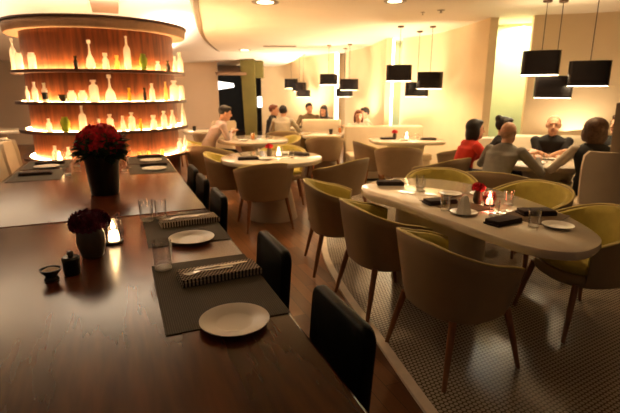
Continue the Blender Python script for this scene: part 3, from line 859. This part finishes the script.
blob_table('dining_table', superell(3.45, 7.85, .36, .46, R(-20), 6), 'square pale table near the lamps before the two seated friends', ped=[(.8, .0), (.8, .03), (.78, .5), (.8, .69)], base=(3.45, 7.85))
blob_table('dining_table', superell(4.36, 3.66, .55, .42, R(-30), 3), 'table of the party with the man in the black t-shirt', ped=[(.5, .012), (.5, .03), (.4, .5), (.5, .69)], base=(4.36, 3.66), mat='pedestal')
blob_table('dining_table', superell(3.35, 9.55, .38, .42, R(-20), 6), 'small far table of the two people by the cream wall', ped=[(.6, .0), (.6, .03), (.5, .5), (.6, .69)], base=(3.35, 9.55))
blob_table('dining_table', superell(1.62, 9.45, .42, .42, R(0), 6), 'small back table behind the shelf unit holding a dark cup', ped=[(.6, .0), (.6, .03), (.5, .5), (.6, .69)], base=(1.62, 9.45))
blob_table('dining_table', superell(-2.45, 10.9, .7, .45, R(10), 6), 'far pale table at the left border behind the high backed chairs', ped=[(.6, .0), (.6, .03), (.5, .5), (.6, .69)], base=(-2.45, 10.9))

# ------------------------------------------------------------------ banquettes
def banquette(p0, p1, top, label, name='banquette', depth=.55, seat=True, side=-1):
    a, b = Vector(p0), Vector(p1); d = (b-a); L_ = d.length; ang = math.atan2(d.y, d.x)
    t = empty(name, ((a.x+b.x)/2, (a.y+b.y)/2, 0), ang, label, 'bench')
    MB().box((0, 0, top/2), (L_, .16, top), bevel=.03, seg=3).build('backrest', M['cream'], t)
    if seat:
        MB().box((0, side*(depth/2+.06), .20), (L_-.02, depth-.1, .30), bevel=.01).build('base', M['cream'], t)
        MB().box((0, side*(depth/2+.08), .405), (L_, depth, .11), bevel=.03, seg=3).build('seat', M['cream'], t)
        MB().box((0, side*(depth/2+.04), .03), (L_-.1, depth-.16, .06)).build('plinth', M['blackwood'], t)
    return t
banquette((3.70, 7.38), (5.05, 6.98), .90, 'long cream banquette behind the table with the small red flower')
banquette((3.42, 8.72), (4.15, 8.45), .95, 'cream banquette back in front of the two seated friends', seat=False)
banquette((4.50, 5.02), (4.98, 4.93), .88, 'low cream banquette end by the green niche behind the woman in red', seat=False)
banquette((4.66, 4.57), (5.76, 3.90), .95, 'cream banquette behind the man in the black t-shirt', seat=True)

# ------------------------------------------------------------------ small things on the stone tables
SZ = .7405
placemat(M['matbrown'], 'brown placemat at the middle left seat of the egg shaped table', (2.09, 2.46, SZ), (.30, .40))
placemat(M['matbrown'], 'brown placemat at the right end of the egg shaped table', (2.36, 2.03, SZ), (.34, .30), R(20))
family(dark_napkin(.22, .11, .032), [((2.06, 3.24, SZ), R(-22), 'dark napkin roll at the left end of the egg shaped table'),
                            ((2.02, 2.53, SZ+.0032), R(-5), 'dark napkin on the brown placemat of the egg shaped table'),
                            ((2.06, 1.99, SZ), R(8), 'dark napkin with cutlery near the right end of the egg shaped table'),
                            ((2.40, 2.06, SZ+.0032), R(-18), 'dark napkin on the far right placemat of the egg shaped table')], 'dark napkins on the egg shaped table')
family(plate_maker(.085), [((1.98, 2.24, SZ), 0, 'white plate with a standing folded napkin on the egg shaped table'),
                           ((2.28, 1.80, SZ), 0, 'white plate at the right end of the egg shaped table'),
                           ((2.26, 2.72, SZ), 0, 'white plate among glasses on the far side of the egg shaped table'),
                           ((2.47, 2.62, SZ), 0, 'white plate just behind the pink candle')], 'side plates on the egg shaped table')
nk = MB().rings([[(.055*k*math.cos(2*PI*i/5+.3), .04*k*math.sin(2*PI*i/5+.3), z) for i in range(5)] for k, z in ((1.0, 0), (.85, .03), (.62, .07), (.45, .105), (.25, .115))]).build('napkin', M['whitecloth'])
nk.location = (1.98, 2.24, SZ+.008); tag(nk, 'white napkin folded upright on a plate', 'napkin')
family(tumbler(.10, .034), [((1.93, 2.36, SZ), 0, 'tumbler left of the upright white napkin'),
                            ((2.13, 2.14, SZ), 0, 'tumbler between upright napkin and flat dark napkin'),
                            ((2.43, 2.32, SZ), 0, 'tumbler just right of the pink candle'),
                            ((2.16, 1.86, SZ), 0, 'tumbler before the right end plate of the egg shaped table'),
                            ((2.14, 2.92, SZ), 0, 'tumbler beside the left end napkin of the egg shaped table'),
                            ((2.22, 3.05, SZ), 0, 'tumbler at the far left of the egg shaped table')], 'tumblers on the egg shaped table')
c3 = candle('redglass')(); c3.location = (2.30, 2.36, SZ); c3['label'] = 'lit candle in a pink glass on the egg shaped table'
def small_vase():
    t = empty('flower_vase', cat='flowers'); t['category'] = 'flowers'
    MB().lathe([(.001, 0), (.022, 0), (.030, .02), (.028, .06), (.018, .085), (.020, .09), (.001, .085)], seg=20).build('vase', M['redglass'] if False else M['stonevase'], t)
    MB().lathe([(.001, .08), (.022, .09), (.026, .11), (.001, .125)], seg=12).build('flower_core', M['red'], t)
    fluffy((0, 0, .10), .036, 50, .018, 11, .7).build('red_blooms', M['red'], t, flat=True)
    return t
family(small_vase, [((2.27, 2.44, SZ), 0, 'small vase with a red flower beside the pink candle', (1.1, 1.1, 1.1)),
                    ((4.17, 6.48, SZ), 0, 'small vase with a red flower on the table before the cream banquette'),
                    ((1.66, 5.32, SZ), 0, 'small vase of dark red flowers on the round table')], 'small flower vases')
c4 = copy_tree(cn); c4.location = (1.74, 5.20, SZ); c4['label'] = 'lit candle on the round table'
c5 = copy_tree(cn); c5.location = (4.32, 6.36, SZ); c5['label'] = 'lit candle on the table before the cream banquette'
family(dark_napkin(.24, .12, .03), [((1.34, 5.10, SZ), R(-10), 'dark napkin at the left of the round table'),
                                    ((2.02, 5.25, SZ), R(-60), 'dark napkin at the right of the round table'),
                                    ((4.02, 6.45, SZ), R(-10), 'dark napkin at the left of the table before the banquette'),
                                    ((4.60, 6.16, SZ), R(-10), 'dark napkin at the right of the table before the banquette')], 'dark napkins on the middle tables')
family(plate_maker(.085), [((1.52, 5.02, SZ), 0, 'white plate nearest on the round table'),
                           ((1.88, 5.42, SZ), 0, 'white plate at the far side of the round table'),
                           ((4.18, 6.20, SZ), 0, 'white plate nearest on the table before the banquette'),
                           ((1.80, 7.10, SZ), 0, 'white plate on the table of the man with the phone')], 'side plates on the middle tables')
family(tumbler(.10, .034), [((1.50, 5.30, SZ), 0, 'tumbler left of the vase on the round table'),
                            ((1.84, 5.04, SZ), 0, 'tumbler right of the candle on the round table'),
                            ((4.42, 6.22, SZ), 0, 'tumbler right of the candle before the banquette'),
                            ((2.24, 7.30, SZ), 0, 'water glass on the table of the man with the phone')], 'tumblers on the middle tables')
def drink():
    t = tumbler(.12, .035)(); MB().lathe([(.001, .009), (.029, .009), (.032, .10), (.001, .10)], seg=20).build('drink', M['orange'], t); return t
family(drink, [((1.98, 7.20, SZ), 0, 'glass of orange drink on the table of the man with the phone'),
               ((3.78, 7.72, SZ), 0, 'glass of orange drink on the square table near the lamps')], 'orange drinks')
def cup():
    o = MB().lathe([(.001, 0), (.028, 0), (.038, .09), (.035, .09), (.026, .01), (.001, .01)], seg=20).build('cup', M['darkpot']); o['category'] = 'cup'; return o
family(cup, [((1.38, 9.30, SZ), 0, 'dark cup on the small back table behind the shelf unit'),
             ((-2.2, 10.8, SZ), 0, 'dark cup on the far table at the left border'),
             ((3.55, 7.62, SZ), 0, 'dark cup beside the orange drink on the square table')], 'dark cups')
# items of the party at the right
family(plate_maker(.10), [((4.12, 3.62, SZ), 0, 'white plate before the bald man'), ((4.52, 3.80, SZ), 0, 'white plate before the man in the black t-shirt'),
                          ((4.22, 3.90, SZ), 0, 'white plate before the woman in red')], 'plates of the right hand party')
family(tumbler(.10, .034), [((4.66, 3.62, SZ), 0, 'tumbler right of the black t-shirt man\'s plate'), ((4.36, 3.70, SZ), 0, 'tumbler in the middle of the right hand party\'s table')], 'tumblers of the right hand party')

# ------------------------------------------------------------------ pendant lamps
def pendant_set(top_z, cx, cy, drop, rz, label, w=.205, d=.12, h=.255, grp='black pendant lamps'):
    t = empty('pendant_lamp', (cx, cy, top_z), rz, label, 'lamp', grp)
    MB().lathe([(.001, .0), (.05, .0), (.05, -.018), (.042, -.026), (.001, -.026)], seg=20).build('canopy', M['cord'], t)
    MB().tube([(0, 0, -.026), (0, 0, -drop+.0)], .0042, 8).build('cord', M['cord'], t)
    def ring(k, z): return [(w*k*math.copysign(abs(math.cos(a))**.55, math.cos(a)), d*k*math.copysign(abs(math.sin(a))**.55, math.sin(a)), z) for a in [2*PI*i/36 for i in range(36)]]
    MB().rings([ring(1, -drop-h), ring(1.0, -drop), ring(.975, -drop), ring(.975, -drop-h)], loop=True).build('shade', M['shadeblack'], t, angle=40)
    MB().rings([ring(.94, -drop-h-.004), ring(.97, -drop-h-.001), ring(.97, -drop-h+.006)]).build('diffuser', M['diffuser'], t, angle=40)
    MB().box((0, 0, -drop-.01), (w*1.9, .012, .006)).build('spider', M['steel'], t)
    return t
for x, y, drop, rz, lab, h in [
    (4.99, 13.60, .644, R(-22), 'far left pendant lamp above the two people by the cream wall, leftmost of its trio', .28),
    (5.12, 13.25, .755, R(-30), 'far left pendant lamp, upper of the two overlapping ones in its trio', .26),
    (5.03, 12.70, .97, R(-30), 'far left pendant lamp, lowest hanging of its trio', .20),
    (4.545, 9.908, .626, R(-22), 'pendant lamp left of the white wall slot in the second trio', .24),
    (5.211, 10.437, .93, R(-26), 'lowest pendant lamp of the second trio, behind the white wall slot', .21),
    (4.876, 9.526, .741, R(-26), 'rightmost pendant lamp of the second trio', .24),
    (4.30, 6.642, .593, R(-30), 'pendant lamp before the tall middle light tube, leftmost of the third trio', .25),
    (4.953, 7.052, .847, R(-34), 'lowest pendant lamp of the third trio', .25),
    (4.77, 6.449, .701, R(-30), 'rightmost pendant lamp of the third trio', .265),
    (4.639, 4.175, .549, R(-48), 'pendant lamp hanging left over the party, upper left of the nearest trio', .27),
    (4.807, 4.106, .829, R(-48), 'lowest pendant lamp over the party, middle of the nearest trio', .25),
    (4.869, 3.72, .681, R(-50), 'rightmost pendant lamp over the party near the right border', .265)]:
    pendant_set(2.5, x, y, drop, rz, lab, h=h)

# ------------------------------------------------------------------ people
def ell_rings(c, r, n=16, m=9, q=None):
    rr = []
    for i in range(m+1):
        a = -PI/2+PI*i/m; k = max(math.cos(a), .02); z = math.sin(a)
        rr.append([Vector((r[0]*k*math.cos(2*PI*j/n), r[1]*k*math.sin(2*PI*j/n), r[2]*z)) for j in range(n)])
    return [[Vector(c)+(q @ p if q else p) for p in ring] for ring in rr]
def capsule(b, p0, p1, r0, r1, n=12):
    p0, p1 = Vector(p0), Vector(p1); d = p1-p0
    if d.length < 1e-5: d = Vector((0, 0, 1))
    u = d.normalized(); q = u.to_track_quat('Z', 'Y'); rr = []
    for a in (-80, -50, -20): rr.append((p0+u*r0*math.sin(R(a)), r0*math.cos(R(a))))
    for a in (20, 50, 80): rr.append((p1+u*r1*math.sin(R(a)), r1*math.cos(R(a))))
    b.rings([[c+q @ Vector((r_*math.cos(2*PI*k/n), r_*math.sin(2*PI*k/n), 0)) for k in range(n)] for c, r_ in rr])

def remeshed(b, name, mats, voxel, smooth=3, parent=None):
    bmesh.ops.recalc_face_normals(b.bm, faces=b.bm.faces)
    me = bpy.data.meshes.new('tmp'); b.bm.to_mesh(me); b.bm.free()
    o = bpy.data.objects.new('tmp', me); C.objects.link(o)
    md = o.modifiers.new('r', 'REMESH'); md.mode = 'VOXEL'; md.voxel_size = voxel
    ms = o.modifiers.new('s', 'SMOOTH'); ms.factor = .5; ms.iterations = smooth
    dg = bpy.context.evaluated_depsgraph_get()
    nm = bpy.data.meshes.new_from_object(o.evaluated_get(dg))
    bpy.data.objects.remove(o)
    nm.name = name; nm.materials.clear()
    for m in mats: nm.materials.append(m)
    nm.shade_smooth()
    r_ = bpy.data.objects.new(name, nm); C.objects.link(r_)
    if parent: r_.parent = parent
    return r_

def person(loc, heading, label, top, pants, hair, hair_style='short', head_top=1.25, lean=.06, head_yaw=0, head_pitch=0,
           hands=None, sk=None, sleeves='long', scale=1.0, seat=.46, vest=None, rise=None, voxel=.0085):
    sk = sk or skin
    t = empty('person', (*loc, 0), heading, label, 'person')
    # local frame: +Y forward, +X to the person's right
    hip = Vector((0, 0, seat+.09)); sh_z = head_top-.265
    chest = Vector((0, lean*.75, sh_z-.10)); neck0 = Vector((0, lean, sh_z+.01)); 
    neck1 = Vector((0, lean+.015+.02*head_pitch, sh_z+.09)); hc = Vector((0, lean+.035+.05*head_pitch, head_top-.118))
    b = MB(); segs = []      # segs: (p0,p1,r0,r1,matindex)
    def cap(p0, p1, r0, r1, mi): capsule(b, p0, p1, r0, r1); segs.append((Vector(p0), Vector(p1), r0, r1, mi))
    # torso as elliptical loft
    prof = [(-.10, .10, .08, -.03), (-.05, .165, .118, -.01), (.06, .165, .12, 0), (.18, .148, .108, .15), (.30, .163, .116, .5), (.40, .178, .118, .75)]
    Hh = sh_z-hip.z; rr = []
    for z, w, d, l in prof:
        zz = hip.z+z*Hh/.47
        rr.append([Vector((w*math.cos(a), lean*l+d*math.sin(a), zz)) for a in [2*PI*k/20 for k in range(20)]])
    for dz, w, d in ((-.03, .170, .098), (.012, .125, .078), (.04, .068, .060)):
        rr.append([Vector((w*math.cos(a), lean*.95+d*math.sin(a), sh_z+dz)) for a in [2*PI*k/20 for k in range(20)]])
    b.rings(rr)
    segs.append((hip-Vector((0, 0, .06)), hip+Vector((0, 0, .05)), .15, .15, 1))
    segs.append((hip+Vector((0, 0, .12)), chest, .145, .165, 0)); segs.append((Vector((-.12, lean, sh_z-.03)), Vector((.12, lean, sh_z-.03)), .075, .075, 0))
    cap(neck0, neck1, .056, .052, 2)
    # head: skull, jaw, nose, ears
    qh = Euler((-.35*head_pitch, 0, head_yaw)).to_quaternion()
    def H(p): return hc+qh @ Vector(p)
    b.rings(ell_rings(H((0, -.012, .022)), (.074, .092, .092), q=qh)); b.rings(ell_rings(H((0, .022, -.048)), (.055, .062, .070), q=qh))
    segs.append((H((0, -.01, .02)), H((0, .02, -.05)), .088, .062, 2))
    capsule(b, H((0, .082, .018)), H((0, .101, -.020)), .008, .013); capsule(b, H((-.012, .086, -.022)), H((.012, .086, -.022)), .008, .008)
    capsule(b, H((0, .066, -.088)), H((0, .058, -.082)), .018, .02)
    capsule(b, H((-.02, .077, .038)), H((.02, .077, .038)), .010, .010)
    for sx in (-1, 1): capsule(b, H((sx*.075, -.008, .014)), H((sx*.074, -.004, -.020)), .014, .009)
    # arms to hand targets
    hands = hands or {}
    bare = 2 if sleeves == 'short' else 0
    for sx, key in ((-1, 'L'), (1, 'R')):
        sh = Vector((sx*.175, lean, sh_z-.035)); hd = Vector(hands.get(key, (sx*.14, .42, .80)))
        v = hd-sh; dist = min(v.length, .53); hd = sh+v.normalized()*dist
        l1, l2 = .275, .265
        a = (l1*l1-l2*l2+dist*dist)/(2*dist); hgt = math.sqrt(max(l1*l1-a*a, .0004))
        pole = Vector((sx*.75, -.25, -.7)); u = v.normalized(); pole = (pole-u*pole.dot(u)).normalized()
        el = sh+u*a+pole*hgt
        mid = sh.lerp(el, .55)
        cap(sh, mid, .060, .050, 0); cap(mid, el, .049, .042, bare); cap(el, hd, .042, .027, bare)
        fwd = (hd-el).normalized(); side = Vector((0, 0, 1)).cross(fwd).normalized() if abs(fwd.z) < .95 else Vector((1, 0, 0))
        up = fwd.cross(side)
        if up.z < 0: up = -up
        palm = hd+fwd*.055
        cap(hd+side*.012, palm+side*.018, .019, .019, 2); cap(hd-side*.012, palm-side*.018, .019, .019, 2)
        for k, (o_, ln) in enumerate(((-.031, .060), (-.0105, .070), (.0105, .066), (.030, .052))):
            p0 = palm+side*o_; p1 = p0+fwd*ln*.55-up*.006; p2 = p1+fwd*ln*.42-up*.024
            cap(p0, p1, .0105, .0098, 2); cap(p1, p2, .0098, .0088, 2)
        tb = hd+fwd*.02-side*sx*.028; cap(hd+fwd*.01-side*sx*.015, tb+fwd*.02-side*sx*.012, .015, .012, 2); cap(tb+fwd*.02-side*sx*.012, tb+fwd*.052-side*sx*.012-up*.012, .012, .0095, 2)
    # legs: seated
    for sx in (-1, 1):
        h0 = Vector((sx*.09, .02, seat+.075)); kn = Vector((sx*.12, .43, seat+.05)); an = Vector((sx*.13, .44-.05, .09))
        cap(h0, kn, .085, .060, 1); cap(kn, an, .056, .040, 1)
        cap(an+Vector((0, -.03, -.045)), an+Vector((0, .15, -.052)), .038, .032, 3)
    body = remeshed(b, 'body', [top, pants, sk, M['darkpot']], voxel, 2, t)
    me = body.data; nf = len(me.polygons); ctr = np.empty(nf*3); me.polygons.foreach_get('center', ctr); ctr = ctr.reshape(-1, 3)
    best = np.full(nf, 1e9); mi = np.zeros(nf, dtype=np.int32)
    for p0, p1, r0, r1, m_ in segs:
        p0 = np.array(p0); p1 = np.array(p1); d = p1-p0; L2 = max(float(d @ d), 1e-9)
        tt = np.clip(((ctr-p0) @ d)/L2, 0, 1); dd = np.linalg.norm(ctr-(p0+tt[:, None]*d), axis=1)-(r0+(r1-r0)*tt)
        w = dd < best; best[w] = dd[w]; mi[w] = m_
    mi[(ctr[:, 2] > sh_z+.055)] = 2
    me.polygons.foreach_set('material_index', mi); me.update()
    # eyes, brows, mouth
    for sx in (-1, 1):
        MB().rings(ell_rings(H((sx*.029, .077, .018)), (.0085, .005, .005), 10, 6, qh)).build('eye', eye_m, t)
    MB().rings(ell_rings(H((0, .083, -.052)), (.022, .006, .006), 10, 6, qh)).build('mouth', lip_m, t)
    for sx in (-1, 1):
        if hair_style not in ('bald', 'cropped'): MB().rings(ell_rings(H((sx*.030, .082, .038)), (.015, .004, .003), 10, 6, qh)).build('eyebrow', hair, t)
    hb = MB()
    if hair_style == 'bald':
        hb.rings(ell_rings(H((0, -.022, .0)), (.0765, .086, .06), q=qh))
    elif hair_style == 'cropped':
        hb.rings(ell_rings(H((0, -.024, .034)), (.0775, .092, .092), q=qh))
    else:
        hb.rings(ell_rings(H((0, -.026, .040)), (.083, .096, .092), q=qh)); hb.rings(ell_rings(H((0, .035, .088)), (.058, .046, .030), q=qh))
        if hair_style in ('bob', 'long', 'bushy'):
            dn = {'bob': -.075, 'long': -.14, 'bushy': -.05}[hair_style]; k = {'bob': 1.0, 'long': 1.0, 'bushy': 1.25}[hair_style]
            hb.rings(ell_rings(H((0, -.055, dn*.55)), (.083*k, .060*k, .085*k+abs(dn)*.4), q=qh))
            for sx in (-1, 1): hb.rings(ell_rings(H((sx*.068*k, -.015, dn*.4)), (.026*k, .045*k, .06+abs(dn)*.45), q=qh))
            if hair_style == 'bushy': hb.rings(ell_rings(H((0, -.03, .05)), (.108, .115, .095), q=qh))
        if hair_style == 'bun': hb.rings(ell_rings(H((0, -.085, .10)), (.045, .045, .045), q=qh))
    remeshed(hb, 'hair', [hair], .009, 2, t)
    if vest:
        vb = []
        for z, w, d, l in prof[1:]+[(.455, .165, .10, .95)]:
            zz = hip.z+z*Hh/.47
            vb.append([Vector(((w+.014)*math.cos(a), lean*l+(d+.014)*math.sin(a), zz)) for a in [2*PI*k/28 for k in range(28)]])
        vb.append([Vector((.085*math.cos(a), lean*.95+.075*math.sin(a), sh_z+.035)) for a in [2*PI*k/28 for k in range(28)]])
        MB().rings(vb).build('vest', vest, t, angle=60)
    t.scale = (scale,)*3
    return t
def hd(dx, dy): return math.atan2(dy, dx)-PI/2

blk = cloth('black_cloth', (.012, .011, .012)); jeans = cloth('dark_trousers', (.03, .03, .045)); khaki = cloth('khaki_cloth', (.33, .27, .17))
person((4.84, 4.06), hd(-.72, -.60), 'man in a black t-shirt facing us with folded arms on the table', blk, jeans, hair_short, 'cropped', 1.22, .12, 0, 0,
       {'L': (.10, .36, .80), 'R': (-.10, .34, .82)}, sleeves='short')
person((3.50, 3.56), hd(.80, .22), 'bald man in a grey sweater seen from behind at the right hand table', cloth('grey_sweater', (.23, .215, .19)), jeans, hair_bald, 'bald', 1.20, .16, .0, 0,
       {'L': (-.22, .50, .81), 'R': (.20, .46, .81)})
person((4.26, 3.04), hd(.45, .85), 'person with bushy dark hair and a black vest over pale sleeves, seen from behind', cloth('pale_sleeves', (.60, .52, .43)), khaki, hair_brown, 'bushy', 1.23, .10, .0, 0,
       {'L': (-.20, .36, .81), 'R': (.14, .40, .82)}, vest=blk)
person((3.69, 4.28), hd(.75, -.25), 'woman with a dark bob in a bright red top', cloth('red_top', (.62, .035, .018)), jeans, hair_black, 'bob', 1.18, .10, -.1, 0,
       {'L': (-.12, .40, .80), 'R': (.12, .40, .80)})
person((4.16, 4.26), hd(.5, -.5), 'person in black with tied up black hair behind the bald man', blk, jeans, hair_black, 'bun', 1.20, .05, .2, .1,
       {'L': (-.12, .36, .80), 'R': (.12, .36, .80)})
person((5.26, 3.46), hd(-.9, .15), 'person partly hidden behind the booth screen at the right border', blk, jeans, hair_brown, 'short', 1.25, .08, 0, 0, {})
person((1.30, 7.46), hd(1, -.12), 'man in a pale pink shirt looking at a phone', cloth('pink_shirt', (.56, .44, .42)), jeans, hair_black, 'short', 1.27, .24, -.05, .6,
       {'L': (.04, .42, .86), 'R': (-.02, .40, .86)}, sk=skin)
ph = MB().box((0, 0, 0), (.075, .15, .009), bevel=.003).build('phone', M['darkpot']); ph.location = (1.72, 7.46, .885); ph.rotation_euler = (R(28), 0, R(-96))
tag(ph, 'dark phone held by the man in the pale pink shirt', 'phone')
person((2.98, 9.42), hd(.85, -.3), 'person with reddish hair in black by the cream wall', blk, jeans, hair_red, 'short', 1.22, .05, -.2, 0, {})
person((3.00, 8.72), hd(.5, .75), 'dark haired person in a pale shirt seen from behind by the cream wall', cloth('pale_shirt', (.50, .44, .34)), jeans, hair_black, 'short', 1.22, .07, 0, 0, {})
person((3.83, 9.38), hd(-.25, -1), 'man in an olive brown jacket facing us behind the cream banquette back', cloth('olive_jacket', (.14, .10, .05)), jeans, hair_black, 'short', 1.25, .08, .1, 0, {})
person((4.24, 9.22), hd(-.7, -.4), 'person with long dark hair in dark clothes leaning to the man in olive', cloth('dark_jacket', (.05, .045, .04)), jeans, hair_black, 'long', 1.20, .14, .2, .4, {})
person((4.25, 7.88), hd(-.5, -.9), 'woman with reddish hair in a white top behind the banquette', cloth('white_top', (.74, .66, .55)), jeans, hair_red, 'bob', 1.15, .06, .1, 0, {})
person((4.62, 8.15), hd(-.9, .2), 'dark haired person turned away in a white top behind the banquette', cloth('white_top', (.74, .66, .55)), jeans, hair_black, 'short', 1.18, .06, .3, 0, {})

# ------------------------------------------------------------------ lights
def area(name, loc, size, power, col=WARM, rot=(0, 0, 0), sy=None, spread=180):
    l = bpy.data.lights.new(name, 'AREA'); l.energy = power; l.color = col; l.size = size
    if sy: l.shape = 'RECTANGLE'; l.size_y = sy
    l.spread = R(spread)
    o = bpy.data.objects.new(name, l); o.location = loc; o.rotation_euler = rot; C.objects.link(o); return o
def spot(loc, power, angle=95, col=WARM, blend=.8, tgt=None, rad=.05):
    l = bpy.data.lights.new('downlight_and_fill', 'SPOT'); l.energy = power; l.color = col; l.spot_size = R(angle); l.spot_blend = blend; l.shadow_soft_size = rad
    o = bpy.data.objects.new('downlight_and_fill', l); o.location = loc; C.objects.link(o)
    if tgt: o.rotation_euler = (Vector(tgt)-Vector(loc)).to_track_quat('-Z', 'Y').to_euler()
    return o
COOL = (1.0, .80, .56)
# cove light on top of the shelf canopy and along the soffit edge, shining up
area('cove_light', (-.1, 7.2, 2.36), 1.9, 72, COOL, (PI, 0, 0))
area('cove_light', (1.2, 11.3, 2.50), .4, 45, COOL, (PI, 0, 0), sy=3.5)
area('cove_light', (-2.6, 8.5, 2.3), 1.6, 42, COOL, (PI, 0, 0), sy=4)
# added fill without fixtures, shining up to brighten the walls and ceiling
for x, y, p in ((4.7, 7.45, 18), (5.75, 4.45, 3), (4.6, 9.2, 20), (4.6, 12.4, 40)):
    area('wall_fill', (x, y, 1.0 if y < 9 else .9), .5, p*1.15, (1, .74, .46), (R(168), 0, 0))
# downlights over the tables, plus spots added as fill and for the left wall
for x, y, p in ((2.3, 2.5, 17), (2.3, 3.3, 17), (1.7, 5.2, 75), (1.8, 7.3, 75), (4.1, 6.1, 60), (3.5, 8.2, 65), (3.3, 9.8, 60), (4.3, 3.7, 50), (.3, 4.4, 10), (.25, 1.9, 4), (3.4, 1.4, 3), (-1.2, 4.8, 5), (1.3, 10.2, 70), (3.0, 12, 80), (-2.2, 11.5, 110)):
    spot((x, y, 2.46), p, 100)
# niches
area('niche_wash', (5.72, 5.52, 2.46), .35, 24, (1, .90, .70), (0, 0, 0))
area('niche_wash', (5.7, 8.35, 2.45), .4, 5, (1, .85, .6), (0, 0, 0))
# even ambient fill added for the unbuilt room behind the camera
w = bpy.data.worlds.new('room'); bpy.context.scene.world = w; w.use_nodes = True
w.node_tree.nodes['Background'].inputs[0].default_value = (1, .66, .40, 1)
w.node_tree.nodes['Background'].inputs[1].default_value = .06

# ------------------------------------------------------------------ camera
cd = bpy.data.cameras.new('camera'); cam = bpy.data.objects.new('camera', cd); C.objects.link(cam)
cam.location = (0, 0, 1.5); cam.rotation_euler = (R(90-14.1), 0, R(-22.4))
cd.sensor_width = 36; cd.lens = 460*36/620; cd.clip_end = 100; cd.clip_start = .05
cd.dof.use_dof = True; cd.dof.focus_distance = 1.95; cd.dof.aperture_fstop = 3.5
sc = bpy.context.scene; sc.camera = cam
sc.view_settings.view_transform = 'Standard'; sc.view_settings.look = 'None'; sc.view_settings.gamma = 1
sc.view_settings.use_curve_mapping = False; sc.view_settings.exposure = .74
